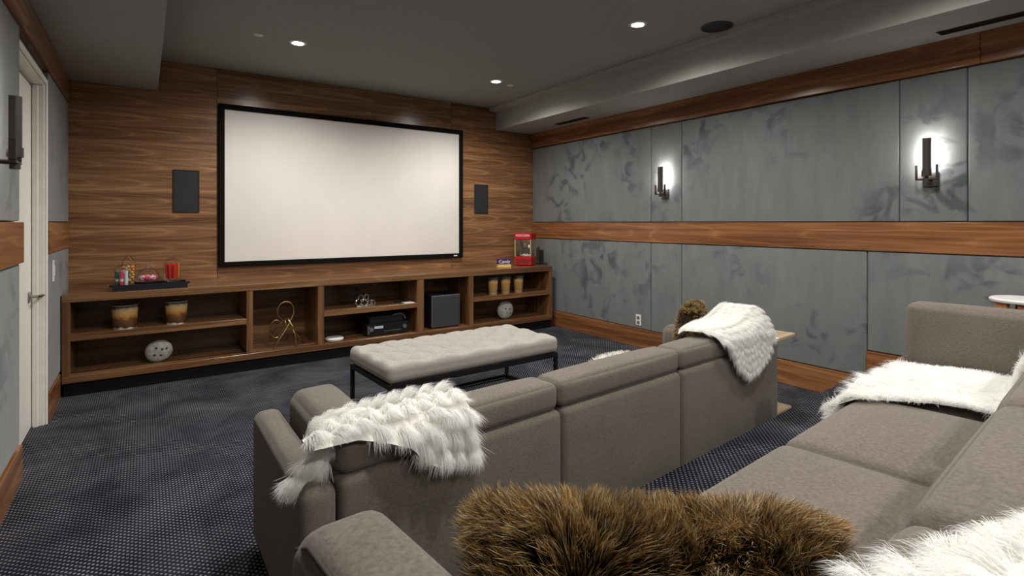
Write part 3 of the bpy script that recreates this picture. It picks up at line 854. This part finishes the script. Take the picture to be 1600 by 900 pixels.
# ---- silver cluster with a dark bloom
t = thing('silver_ornament', 'silver openwork ornament with a dark bloom on the middle shelf', 'ornament', (1.90, 5.44, .478))
bm = bmesh.new()
for (cx, cz, r, ry) in ((-.07, .045, .032, .3), (-.01, .038, .030, -.4), (.055, .036, .028, .2), (-.045, .095, .026, .1), (.015, .095, .030, .5), (.085, .030, .024, -.2), (-.02, .066, .020, 1.2)):
    mt = Matrix.Rotation(ry, 3, 'Z')
    add_tube(bm, [mt @ Vector((r * math.cos(q * PI / 8), 0, r * math.sin(q * PI / 8))) + Vector((cx, 0, cz)) for q in range(16)], .0075, 6, closed=True)
add_box(bm, -.10, .105, -.025, .025, 0, .010, .003)
obj('openwork', bm, M['silver'], t, smooth=1.0)
for k in range(9):
    a_ = k * 2 * PI / 9; bm = bmesh.new()
    d = Vector((math.cos(a_), .35, .75 * math.sin(a_) + .15)).normalized(); sd = d.cross(Vector((0, 1, 0))).normalized()
    c0 = Vector((-.07, .09, .125))
    vs = [c0, c0 + d * .045 + sd * .022 + Vector((0, -.008, 0)), c0 + d * .085, c0 + d * .045 - sd * .022 + Vector((0, -.008, 0))]
    off = Vector((0, .004, 0))
    A = [bm.verts.new(v) for v in vs]; B = [bm.verts.new(v + off) for v in vs]
    bm.faces.new(A); bm.faces.new(list(reversed(B)))
    for i in range(4): bm.faces.new((A[i], B[i], B[(i + 1) % 4], A[(i + 1) % 4]))
    obj('petal', bm, M['leaf_dark'], t)
bm = bmesh.new(); add_tube(bm, [(-.07, .09, .125), (-.06, .09, .06), (-.04, .07, .0)], .005, 6); obj('stem', bm, M['leaf_dark'], t, smooth=4)
# white booklet with a dark remote on it
o = box('booklet', 2.31, 2.425, 5.36, 5.46, .4785, .4845, M['white_print'], None, .001); tag(o, 'white folded booklet at the right end of the middle shelf', 'booklet')
o = box('remote_control', -.07, .07, -.018, .018, 0, .016, M['black_plastic'], None, .004); o.location = (2.31, 5.50, .4785); o.rotation_euler = (0, 0, .3); tag(o, 'black remote control beside the white booklet on the middle shelf', 'remote')
# router disc and cable
t = thing('wifi_disc', 'round white wireless router disc on the lower middle shelf', 'router', (1.585, 5.44, .158))
bm = bmesh.new(); add_lathe(bm, [(0, .0005), (.078, 0), (.088, .010), (.090, .024), (.080, .034), (0, .037)], 32); obj('housing', bm, M['white_plastic'], t, smooth=.9)
bm = bmesh.new(); add_lathe(bm, [(.03, .0372), (.034, .0372)], 24); obj('status_ring', bm, M['grey_plastic'], t)
bm = bmesh.new(); add_tube(bm, [(1.62, 5.54, .165), (1.70, 5.58, .19), (1.78, 5.57, .20), (1.86, 5.58, .185), (1.93, 5.74, .18)], .004, 6)
tag(obj('cable', bm, M['black_plastic'], None, smooth=4), 'thin dark cable from router disc to the receiver', 'cable')
# receiver and the set top box on it
t = thing('av_receiver', 'black audio receiver on the lower middle shelf of the console', 'receiver', (2.135, 5.40, .158))
box('body', -.225, .225, .01, .33, .012, .125, M['black_plastic'], t, .003)
box('front_panel', -.23, .23, -.004, .012, .010, .128, M['black_plastic'], t, .003)
box('display', -.150, -.055, -.007, -.003, .078, .104, M['display'], t)
box('trim_strip', -.222, -.200, -.007, -.003, .03, .112, M['grey_plastic'], t, .002)
for kx in (-.185, .185):
    bm = bmesh.new(); add_lathe(bm, [(.024, 0), (.022, .014), (0, .015)], 18)
    bmesh.ops.rotate(bm, verts=bm.verts, matrix=Matrix.Rotation(PI / 2, 3, 'X')); bmesh.ops.translate(bm, verts=bm.verts, vec=(kx, -.004, .075))
    obj('knob', bm, M['grey_plastic'], t, smooth=.7)
for k in range(8): box('button', -.04 + k * .024, -.026 + k * .024, -.008, -.003, .040, .050, M['grey_plastic'], t)
for fx in (-.19, .19):
    for fy in (.04, .29):
        bm = bmesh.new(); add_lathe(bm, [(0, 0), (.018, 0), (.018, .012), (0, .012)], 12, (fx, fy, 0)); obj('foot', bm, M['black_plastic'], t)
t = thing('set_top_box', 'black set top box with raised curved end on the receiver', 'set top box', (2.15, 5.44, .2835))
box('body', -.20, .17, 0, .24, .0, .058, M['black_plastic'], t, .004)
box('top_plate', -.195, .165, .003, .235, .0585, .062, M['grey_plastic'], t, .001)
bm = bmesh.new(); add_tube(bm, [(.06, .02, .062), (.11, .02, .080), (.16, .02, .078), (.195, .02, .05), (.205, .02, .012)], .012, 10); obj('curved_end', bm, M['grey_plastic'], t, smooth=4)

# ---- subwoofer
t = thing('subwoofer', 'black cube subwoofer with charcoal cloth front in its own bay', 'speaker', (2.822, 5.39, .158))
box('cabinet', -.178, .178, .02, .36, .012, .372, M['black_plastic'], t, .006)
box('front_frame', -.178, .178, .002, .020, .012, .372, M['sub_edge'], t, .004)
box('front_cloth', -.170, .178, -.004, .003, .012, .362, M['sub_front'], t, .003)
for fx in (-.14, .14):
    for fy in (.05, .31):
        bm = bmesh.new(); add_lathe(bm, [(0, 0), (.02, 0), (.02, .013), (0, .013)], 12, (fx, fy, 0)); obj('foot', bm, M['black_plastic'], t)

# ---- popcorn machine and candy box
t = thing('popcorn_machine', 'small red tabletop popcorn machine with glass cabinet on the console', 'popcorn machine', (4.135, 5.66, .790), math.radians(-55))
W2, D2 = .112, .105
box('base', -W2, W2, -D2, D2, .008, .118, M['red'], t, .004)
box('base_print', -W2 + .015, W2 - .015, -D2 - .002, -D2 + .001, .030, .090, M['dark_red'], t)
box('roof', -W2 - .004, W2 + .004, -D2 - .004, D2 + .004, .338, .425, M['red'], t, .008)
for (px, py) in ((-W2 + .006, -D2 + .006), (W2 - .006, -D2 + .006), (-W2 + .006, D2 - .006), (W2 - .006, D2 - .006)):
    box('post', px - .006, px + .006, py - .006, py + .006, .118, .338, M['gold_trim'], t)
bm = bmesh.new()
add_box(bm, -W2 + .012, W2 - .012, -D2 + .004, -D2 + .007, .120, .337); add_box(bm, -W2 + .012, W2 - .012, D2 - .007, D2 - .004, .120, .337)
add_box(bm, -W2 + .004, -W2 + .007, -D2 + .012, D2 - .012, .120, .337); add_box(bm, W2 - .007, W2 - .004, -D2 + .012, D2 - .012, .120, .337)
obj('glass_pane', bm, M['glass'], t)
bm = bmesh.new()
add_lathe(bm, [(0, .235), (.042, .237), (.046, .285), (.044, .290), (0, .292)], 18); add_tube(bm, [(0, 0, .29), (0, 0, .338)], .006, 6); obj('kettle', bm, M['steel'], t, smooth=.7)
bm = bmesh.new()
for k in range(46):
    a_ = rng.uniform(0, 2 * PI); rr = .07 * math.sqrt(rng.uniform()); cz = .126 + .028 * rng.uniform() * (1 - rr / .08)
    bmesh.ops.create_icosphere(bm, subdivisions=1, radius=.010, matrix=Matrix.Translation((rr * math.cos(a_), rr * math.sin(a_), cz)))
pc = obj('popcorn', bm, M['white_print'], None, smooth=4); pc.location = t.location; pc.rotation_euler = t.rotation_euler
tag(pc, 'white popcorn heaped in the red machine', 'popcorn', kind='stuff')
box('door_knob', W2 - .035, W2 - .015, -D2 - .012, -D2 + .004, .235, .275, M['white_print'], t, .003)
for fx in (-.09, .09):
    for fy in (-.08, .08):
        bm = bmesh.new(); add_lathe(bm, [(0, 0), (.014, 0), (.014, .009), (0, .009)], 10, (fx, fy, 0)); obj('foot', bm, M['black_plastic'], t)
def text_mesh(name, s, size, mat, parent, loc, rot, ext=.0012):
    cu = bpy.data.curves.new(name, 'FONT'); cu.body = s; cu.size = size; cu.align_x = 'CENTER'; cu.align_y = 'CENTER'; cu.extrude = ext
    tmp = bpy.data.objects.new(name, cu); COL.objects.link(tmp)
    me = bpy.data.meshes.new_from_object(tmp.evaluated_get(bpy.context.evaluated_depsgraph_get()))
    bpy.data.objects.remove(tmp); me.materials.clear(); me.materials.append(mat)
    o = link(bpy.data.objects.new(name, me), parent); o.location = loc; o.rotation_euler = rot
    return o
text_mesh('lettering', 'POPCORN', .040, M['white_print'], t, (0, -D2 - .0055, .392), (PI / 2, 0, 0))
bx = thing('slim_box', 'slim black upright box between the red popcorn machine and the right wall', 'box', (4.285, 5.51, .7905))
box('shell', -.016, .016, -.035, .035, 0, .205, M['black_plastic'], bx, .004)
box('base', -.020, .020, -.038, .038, 0, .006, M['grey_plastic'], bx, .002)
t = thing('candy_box', 'small purple and yellow candy box left of the popcorn machine', 'box', (3.70, 5.52, .7905), math.radians(-14))
box('carton', -.088, .088, -.022, .022, 0, .112, M['purple'], t, .002)
box('yellow_band', -.0885, .0885, -.0228, .0228, .002, .040, M['yellow_card'], t)
text_mesh('lettering', 'Candy', .058, M['white_print'], t, (0, -.0232, .072), (PI / 2, 0, 0))

# ------------------------------------------------------------------ tufted ottoman bench
t = thing('tufted_ottoman', 'cream button-tufted ottoman bench on a black metal frame', 'ottoman', (1.24, 3.12, 0), math.radians(2.6))
OL, OD, OZ = 1.40, .66, .345
for (x, y) in ((0, 0), (OL - .026, 0), (0, OD - .026), (OL - .026, OD - .026)): box('leg', x, x + .026, y, y + .026, 0, OZ, M['black_metal'], t, .002)
for (a, b, c_, d) in ((.026, OL - .026, 0, .026), (.026, OL - .026, OD - .026, OD), (0, .026, .026, OD - .026), (OL - .026, OL, .026, OD - .026)):
    box('top_rail', a, b, c_, d, OZ - .034, OZ, M['black_metal'], t, .002)
    box('floor_rail', a, b, c_, d, .012, .036, M['black_metal'], t, .002)
CT = .125
def tuft(o):
    u = (o[0] + OL / 2 + .0) ; v = (o[1] + OD / 2)
    if o[2] <= 0.0: return o
    p, q = .28, .235
    a_ = u / p + v / q; b_ = u / p - v / q
    h = (abs(math.sin(PI * a_) * math.sin(PI * b_))) ** .55
    ex = min(1, max(0, (OL / 2 + .008 - abs(o[0])) / .09)); ey = min(1, max(0, (OD / 2 + .008 - abs(o[1])) / .09))
    e_ = ex * ey * min(1, o[2] / (CT * .35))
    return Vector((o[0], o[1], o[2] - (1 - h) * .046 * e_ + .014 * e_))
bm = rounded_box_bm(OL + .016, OD + .016, CT, .042, (0, 0, .0), 5, (0, 0, 0), 170, tuft)
for v in bm.verts: v.co += Vector((OL / 2, OD / 2, OZ + .0005 + CT / 2))
cush = obj('tufted_cushion', bm, M['linen'], t, smooth=4)
p, q = .28, .235
bt_me = None
for i in range(0, 40):
    for j in range(0, 40):
        a_, b_ = i - 15, j - 15
        u, v = (a_ + b_) * p / 2, (a_ - b_) * q / 2
        if .10 < u < OL - .09 and .10 < v < OD - .09:
            if bt_me is None:
                bm = bmesh.new(); bmesh.ops.create_icosphere(bm, subdivisions=2, radius=.011)
                for vv in bm.verts: vv.co.z *= .45
                b0 = obj('button', bm, M['linen'], cush, smooth=4); bt_me = b0.data
            else: b0 = link(bpy.data.objects.new('button', bt_me), cush)
            b0.location = (u, v, OZ + CT - .029)

# ------------------------------------------------------------------ sofas
def frame_pt(o, s, f, z):
    c, s_ = math.cos(ANG), math.sin(ANG)
    return np.array([o[0] + s * c - f * s_, o[1] + s * s_ + f * c, o[2] + z])
F0 = (.37, 1.60, 0.0); R0 = (.15, -.13, ZR)

def sofa(origin, label, secs, L, head_z, left_arm, right_side, seats, D=.95, low_z=.57, seat_z=.445):
    t = thing('sectional_sofa', label, 'sofa', origin, ANG)
    mt = M['sofa']
    box('base', .13, L - .03, .03, D - .05, .065, .21, mt, t, .01)
    for (x, y) in ((.15, .07), (L - .12, .07), (.15, D - .15), (L - .12, D - .15), (L / 2, .07), (L / 2, D - .15)): box('leg', x, x + .06, y, y + .06, 0, .066, M['black_metal'], t, .004)
    for a, b in secs: rbox('back_frame', a + .004, b - .004, 0, .19, .045, low_z, .028, mt, t, (0, .006, .004), 8)
    for a, b in seats: rbox('seat_cushion', a + .003, b - .003, .20, D, .20, seat_z, .045, mt, t, (.004, .01, .018), 9)
    return t

# front sofa
fs = sofa(F0, 'taupe sectional sofa facing the screen, seen from behind', [(.115, 1.07), (1.07, 1.95), (1.95, 3.08)], 3.09, .70, None, None, [(.38, 1.07), (1.07, 1.95), (1.95, 2.74)], D=.85, seat_z=.392)
mt = M['sofa']
rbox('arm', .0, .112, .0, .84, .045, .565, .04, mt, fs, (0, 0, .005), 8, lambda o: Vector((o[0] + .075 * (o[1] + .42) / .84, o[1], o[2])))
rbox('arm', 2.93, 3.09, .195, .70, .045, .57, .04, mt, fs, (0, 0, .005), 8)
rbox('side_cushion', .155, .37, .26, .80, .44, .632, .055, mt, fs, (.0, .008, .02), 8, lambda o: Vector((o[0] + .05 * (o[1] + .28) / .56, o[1], o[2])))
rbox('side_cushion', 2.80, 2.925, .30, .72, .39, .605, .055, mt, fs, (.01, .01, .01), 8)
for a, b in ((.125, 1.055), (1.065, 1.945), (1.957, 2.945)):
    rbox('head_cushion', a, b, .012, .178, .572, .681, .030, mt, fs, (.004, .006, .010), 9)
    rbox('back_cushion', max(a, .38), min(b, 2.785), .205, .40, .44, .585, .05, mt, fs, (.004, .012, .008), 9)
# rear sofa
rs = sofa(R0, 'taupe sectional sofa on the riser in the foreground', [(.0, .88), (.88, 1.67), (1.67, 2.46), (2.46, 3.36)], 3.36, .70, None, None, [(.26, .88), (.88, 1.67), (1.67, 2.40), (2.40, 3.02)], D=.925)
rbox('arm', -.10, .02, .20, .90, .045, .57, .04, mt, rs, (0, 0, .005), 8)
rbox('arm', 3.20, 3.36, .20, .90, .045, .57, .04, mt, rs, (0, 0, .005), 8)
rbox('side_cushion', .108, .262, .16, .965, .40, .706, .045, mt, rs, (.006, .012, .010), 12)
rbox('side_cushion', 3.03, 3.19, .10, .915, .40, .765, .035, mt, rs, (.006, .006, .004), 12)
def lean(fc, zc):
    def fn(o):
        return Vector((o[0], o[1] - max(0, o[1] + .02) * (o[2] + .13) * .85, o[2]))
    return fn
for a, b in ((.27, .864), (.876, 1.67), (1.676, 2.40), (2.406, 3.02)):
    rbox('back_cushion', a, b, .17, .425, .44, .712, .050, mt, rs, (.004, .012, .010), 12, lean(0, 0))
# dark piping seams of the near side cushion
bm = bmesh.new()
add_tube(bm, [(.122, f, .6985 - .03 * max(0, (f - .91) / .05) ** 2) for f in np.linspace(.20, .955, 16)], .0035, 6)
obj('piping', bm, M['seam'], rs, smooth=4)

# ------------------------------------------------------------------ fur throws
def tuft_throw(name, label, patches, origin, tuft_sp=.066, length=.080, per=430, lift=.046, group='white fur throws', spread=.020, width=.0017):
    """patches: list of (fn(u,v)->(s,f,z), nu, nv, rough outward direction, 'hang' or 'lie') in sofa coordinates; v runs the way the pile hangs"""
    t = thing(name, label, 'throw', origin, ANG, group)
    R, Mi, T, SD = [], [], [], []
    L0, lift0 = length, lift
    for pi_, (fn, nu, nv, flat, mode) in enumerate(patches):
        length, lift = (L0, lift0) if pi_ == 0 else (L0 * .72, lift0 * .7)
        U, V_ = np.linspace(0, 1, nu), np.linspace(0, 1, nv)
        P = np.array([[fn(u, v) for v in V_] for u in U])
        grid_mesh('backing', P, M['white_backing'], t)
        lu = np.mean(np.sum(np.linalg.norm(np.diff(P, axis=0), axis=2), axis=0))
        hang = mode == 'hang'
        ku = max(2, int(round(lu / tuft_sp)))
        for i in range(ku):
            col = np.array([fn((i + .5) / ku, v) for v in V_])
            kv = max(2, int(round(np.linalg.norm(np.diff(col, axis=0), axis=1).sum() / tuft_sp)))
            for j in range(kv):
                u = (i + .5 + (.12 if hang else .42) * ((j % 2) - .5) + rng.normal() * .06) / ku; v = (j + (.10 if hang else .5) + rng.normal() * (.03 if hang else .15)) / kv
                u = min(.995, max(.005, u)); v = min(.985, max(.005, v))
                c = np.array(fn(u, v)); e = 2e-3
                du = (np.array(fn(min(1, u + e), v)) - np.array(fn(max(0, u - e), v))); dv = (np.array(fn(u, min(1, v + e))) - np.array(fn(u, max(0, v - e))))
                du /= np.linalg.norm(du) + 1e-12; dv /= np.linalg.norm(dv) + 1e-12
                n = np.cross(du, dv); n /= np.linalg.norm(n) + 1e-12
                if n @ np.array(flat) < 0: n = -n
                m = per
                if hang:
                    h = dv + np.array([0, 0, -.45]); h = h - n * (h @ n) * .95
                else:
                    h = du * ((u - .5) * 2.0 + rng.normal() * .5) + dv * ((v - .5) * 2.0 + rng.normal() * .5)
                h /= np.linalg.norm(h) + 1e-12
                l = np.cross(n, h); l /= np.linalg.norm(l)
                ja = rng.normal(size=(m, 1)); ll = length * rng.uniform(.6, 1.12, (m, 1))
                an = (ja * .24 + rng.normal(size=(m, 1)) * .06) if hang else ja * .5
                dome = np.exp(-.35 * ja ** 2) if hang else 1.0            # fan angle
                root = c + l * ja * .011 + h * rng.normal(size=(m, 1)) * .005
                up = rng.uniform(.15, 1.0, (m, 1)) ** .7
                d = h * np.cos(an) + l * np.sin(an)
                mid = root + n * lift * up * dome * 1.45 + d * ll * .50
                tip = root + d * ll + n * (.003 + lift * up * dome * .55) + rng.normal(size=(m, 3)) * .004
                sd = np.cross(d, n[None]) + rng.normal(size=(m, 3)) * .35
                R.append(root); Mi.append(mid); T.append(tip); SD.append(sd)
    R, Mi, T, SD = np.concatenate(R), np.concatenate(Mi), np.concatenate(T), np.concatenate(SD)
    k = len(R)
    b = rng.uniform(.93, 1.0, (k, 1)) * np.array([[1.0, 1.0, .985]])
    strands('fur', R, Mi, T, rng.uniform(width * .75, width * 1.25, k), b, b, M['white_fur'], t, side=SD)
    return t

def poly(path):
    path = np.array(path, float); d = np.concatenate([[0], np.cumsum(np.linalg.norm(np.diff(path, axis=0), axis=1))])
    def at(v, vmax=None):
        x = v * d[-1]
        return np.array([np.interp(x, d, path[:, i]) for i in range(path.shape[1])])
    return at

# throw over the left end of the front sofa's back
hem_s = [0, .012, .165, .25, .34, .375, .46, .60, .62]; hem_z = [.70, .70, .695, .665, .620, .565, .525, .500, .500]
def thA(u, v):
    s = .03 + u * .57
    hz = np.interp(s, hem_s, hem_z)
    wob = .006 * math.sin(s * 40)
    f_front = np.interp(s, [0, .15, .45, .62], [.10, .20, .23, .20])
    p = poly([(f_front - .02, .680), (f_front - .04, .697), (.05, .703), (.005, .697), (-.022, .672), (-.034 + wob, min(.66, hz + .02)), (-.050 + wob, hz)])
    if hz > .665: p = poly([(f_front - .02, .680), (f_front - .04, .697), (.05, .703), (.02, .700), (-.012, .690 - (.70 - hz))])
    a = p(v)
    return (s + .01 * math.sin(9 * v), a[0], a[1])
tailp = poly([(.24, .11, .722), (.17, .11, .716), (.115, .10, .68), (.085, .09, .625), (.050, .085, .592), (.016, .085, .556), (.006, .085, .510)])
def thA2(u, v):
    a = tailp(v); w_ = .058 * (1 - .55 * v)
    k = (u - .5) * 2 * w_
    return (a[0] + .75 * k, a[1] - .60 * k, a[2] - .01 * abs(u - .5))
tuft_throw('fur_throw', 'white tufted fur throw hanging over the left end of the front sofa back', [(thA, 26, 18, (0, -.7, .7), 'hang'), (thA2, 8, 14, (-.6, -.75, .2), 'hang')], F0)

# throw over the right end of the front sofa's back
hB_s = [2.24, 2.36, 2.47, 2.586, 2.70, 2.833, 2.93]; hB_z = [.715, .64, .50, .42, .44, .51, .63]
def thB(u, v):
    s = 2.31 + u * .61
    hz = np.interp(s, hB_s, hB_z)
    lump = .07 * math.exp(-((s - 2.86) / .15) ** 2)
    ff = np.interp(s, [2.2, 2.5, 2.93], [.16, .26, .30])
    p = poly([(ff, .70 + lump), (ff - .03, .725 + lump), (.07, .727 + lump), (.006, .708 + lump * .4), (-.022, .680), (-.032, min(.66, hz + .02)), (-.042, hz)])
    a = p(v)
    return (s - .10 * (1 - v) * (1 - u) , a[0], a[1])
tuft_throw('fur_throw', 'white tufted fur throw hanging over the right end of the front sofa back', [(thB, 26, 18, (0, -.7, .7), 'hang')], F0, length=.058, lift=.028, tuft_sp=.046, per=240)

# throw across the far seat of the rear sofa, running up the back
def thC(u, v):
    # u: front of seat -> up the back, v: left edge -> side cushion
    p = poly([(.938, .36), (.942, .43), (.915, .462), (.70, .468), (.48, .468), (.44, .50), (.42, .62), (.36, .725), (.26, .735)])
    a = p(u)
    left = np.interp(a[0] if a[1] < .49 else .5, [.48, .57, .66, .88, .95], [2.36, 2.40, 2.40, 2.28, 2.15])
    if a[1] > .49: left = 2.36 + .28 * min(1, (a[1] - .49) / .2)
    right = 2.95 if a[1] > .44 else 2.50
    s = left + (right - left) * v
    return (s, a[0] + .01 * math.sin(s * 13), a[1] + .006 + .006 * math.sin(s * 9 + a[0] * 11))
tuft_throw('fur_throw', 'white long pile fur throw spread over the far seat of the foreground sofa', [(thC, 22, 18, (0, .35, .93), 'lie')], R0, length=.070, lift=.030, per=170, tuft_sp=.042)
# throw over the near back cushion of the rear sofa
def thD(u, v):
    s = .55 + .31 * v
    ff = float(np.interp(s, [.43, .62, .83], [.36, .325, .23]))
    p = poly([(ff + .02, .732), (ff - .06, .750), (.12, .745), (.05, .64)])
    a = p(u)
    return (s, a[0] + .008 * math.sin(s * 19), a[1] + .008 * math.sin(s * 16 + u * 5) + .002)
tuft_throw('fur_throw', 'white long pile fur throw on the nearest back cushion of the foreground sofa', [(thD, 18, 14, (0, .5, .85), 'lie')], R0, length=.055, lift=.026, per=420, tuft_sp=.040, width=.0011)

# ------------------------------------------------------------------ fur pillows
def pillow_pts(u, v, side, w_, h_, th, sag=.06):
    x = w_ / 2 * u * (1 - sag * (1 - v * v)) * (1 - .10 * v ** 4); y = h_ / 2 * v * (1 - sag * 1.6 * (1 - u * u)) * (1 - .16 * u ** 6)
    z = side * th / 2 * (max(0, 1 - u ** 4) * max(0, 1 - v ** 4)) ** .5
    return np.array([x, z, y])
def fur_pillow(name, label, center, rz, tilt, w_, h_, th, n, length, width, tips, roots, mats, hang=.25, group=None, sag=.06, black=.24):
    t = thing(name, label, 'pillow', center, rz, group)
    Rt = np.array(Matrix.Rotation(tilt, 3, 'X'))
    g = np.linspace(-1, 1, 17)
    bm = bmesh.new()
    V = {}
    for sd in (-1, 1):
        for i, u in enumerate(g):
            for j, v in enumerate(g):
                key = (sd if 0 < i < 16 and 0 < j < 16 else 0, i, j)
                if key not in V: V[key] = bm.verts.new(Rt @ pillow_pts(u, v, sd, w_, h_, th, sag))
        for i in range(16):
            for j in range(16):
                q = [V[(sd if 0 < a < 16 and 0 < b < 16 else 0, a, b)] for a, b in ((i, j), (i + 1, j), (i + 1, j + 1), (i, j + 1))]
                if sd < 0: pass
                else: q.reverse()
                bm.faces.new(q)
    obj('cushion_body', bm, mats[1], t, smooth=4)
    u = rng.uniform(-1, 1, n); v = rng.uniform(-1, 1, n); sd = np.where(rng.uniform(size=n) < .62, -1, 1)
    # crowd more roots along the rim
    m = n // 3
    v[:m] = 1 - np.abs(rng.normal(size=m)) * .10
    u[m:m + m // 4] = np.sign(rng.normal(size=m // 4)) * (1 - np.abs(rng.normal(size=m // 4)) * .08)
    u = np.clip(u, -.999, .999); v = np.clip(v, -.999, .999)
    P = np.array([pillow_pts(a, b, c, w_, h_, th, sag) for a, b, c in zip(u, v, sd)])
    nr = np.stack([4 * np.abs(u) ** 3 * np.sign(u) * .30, sd * np.sqrt(np.maximum(.02, (1 - u ** 4) * (1 - v ** 4))), 4 * np.abs(v) ** 3 * np.sign(v) * .30], 1)
    nr /= np.linalg.norm(nr, axis=1, keepdims=True)
    # clumping: every strand leans to one of the clump directions
    K = max(20, n // 90)
    cu = rng.uniform(-1, 1, K); cv = rng.uniform(-1, 1, K)
    d2 = (u[:, None] - cu[None]) ** 2 + (v[:, None] - cv[None]) ** 2
    near = np.argmin(d2, 1)
    cd = rng.normal(size=(K, 3)) * .42
    pull = np.stack([(cu[near] - u) * w_ / 2, np.zeros(n), (cv[near] - v) * h_ / 2], 1) * .35
    L = length * rng.uniform(.6, 1.15, n)[:, None]
    flow = np.stack([np.sin(5 * u + 3 * v) + .6 * np.sin(9 * v - 4 * u + 1), np.zeros(n), np.cos(4 * u - 6 * v) + .5 * np.sin(11 * u)], 1) * .34
    d = nr + flow + cd[near] * .55 + rng.normal(size=(n, 3)) * .14 + np.array([0, 0, hang])
    d /= np.linalg.norm(d, axis=1, keepdims=True)
    tip = P + d * L + pull + np.array([0, 0, -.18]) * L
    mid = P + (nr * .6 + d * .4) * L * .55
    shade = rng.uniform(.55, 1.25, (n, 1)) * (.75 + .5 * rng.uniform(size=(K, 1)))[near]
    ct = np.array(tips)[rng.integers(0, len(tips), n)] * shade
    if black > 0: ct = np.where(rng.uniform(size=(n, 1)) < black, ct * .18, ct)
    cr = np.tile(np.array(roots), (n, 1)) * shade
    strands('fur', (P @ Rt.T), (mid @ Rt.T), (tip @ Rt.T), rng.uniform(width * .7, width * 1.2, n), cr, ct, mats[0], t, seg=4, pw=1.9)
    return t
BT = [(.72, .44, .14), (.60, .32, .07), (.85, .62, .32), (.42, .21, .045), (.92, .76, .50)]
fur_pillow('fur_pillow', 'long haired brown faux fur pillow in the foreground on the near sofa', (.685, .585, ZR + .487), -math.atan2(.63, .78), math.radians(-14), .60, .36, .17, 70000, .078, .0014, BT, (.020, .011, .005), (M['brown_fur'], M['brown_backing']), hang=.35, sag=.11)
c = frame_pt(F0, 2.74, .44, .635)
fur_pillow('fur_pillow', 'brown faux fur pillow standing at the right end of the front sofa', tuple(c), ANG + .35, math.radians(8), .36, .34, .12, 14000, .040, .0022, BT, (.025, .014, .006), (M['brown_fur'], M['brown_backing']), hang=.1)
c = frame_pt(F0, 2.09, .56, .470)
fur_pillow('fur_pillow', 'white fur pillow lying on the middle seat of the front sofa', tuple(c), ANG, math.radians(76), .28, .24, .10, 8000, .032, .003, [(.9, .89, .85), (.95, .94, .9)], (.85, .84, .80), (M['white_fur'], M['white_backing']), hang=.2, black=0)

# ------------------------------------------------------------------ side tables
t = thing('c_side_table', 'pale wood C-shaped side table at the right end of the front sofa', 'side table', (3.71, 2.10, 0), ANG)
box('tabletop', -.20, .065, -.16, .16, .545, .570, M['oak'], t, .004)
box('upright', -.20, -.175, -.10, .10, .022, .545, M['oak'], t, .003)
box('foot_plate', -.20, .15, -.10, .10, .001, .022, M['oak'], t, .004)
t = thing('side_table', 'round orange wood side table with white top behind the sofa arm', 'side table', (4.20, .83, ZR + .02))
bm = bmesh.new(); add_lathe(bm, [(0, .678), (.160, .678), (.165, .684), (.165, .694), (.158, .700), (0, .700)], 40); obj('tabletop', bm, M['white_print'], t, smooth=.7)
bm = bmesh.new(); add_lathe(bm, [(0, .30), (.128, .30), (.130, .31), (.128, .32), (0, .32)], 36); obj('shelf', bm, M['orange_wood'], t, smooth=.7)
for k in range(6):
    a_ = k * PI / 3 + .25
    bm = bmesh.new(); add_box(bm, .112, .134, -.045, .045, -.02, .6785, .003); o = obj('leg', bm, M['orange_wood'], t); o.rotation_euler = (0, 0, a_)
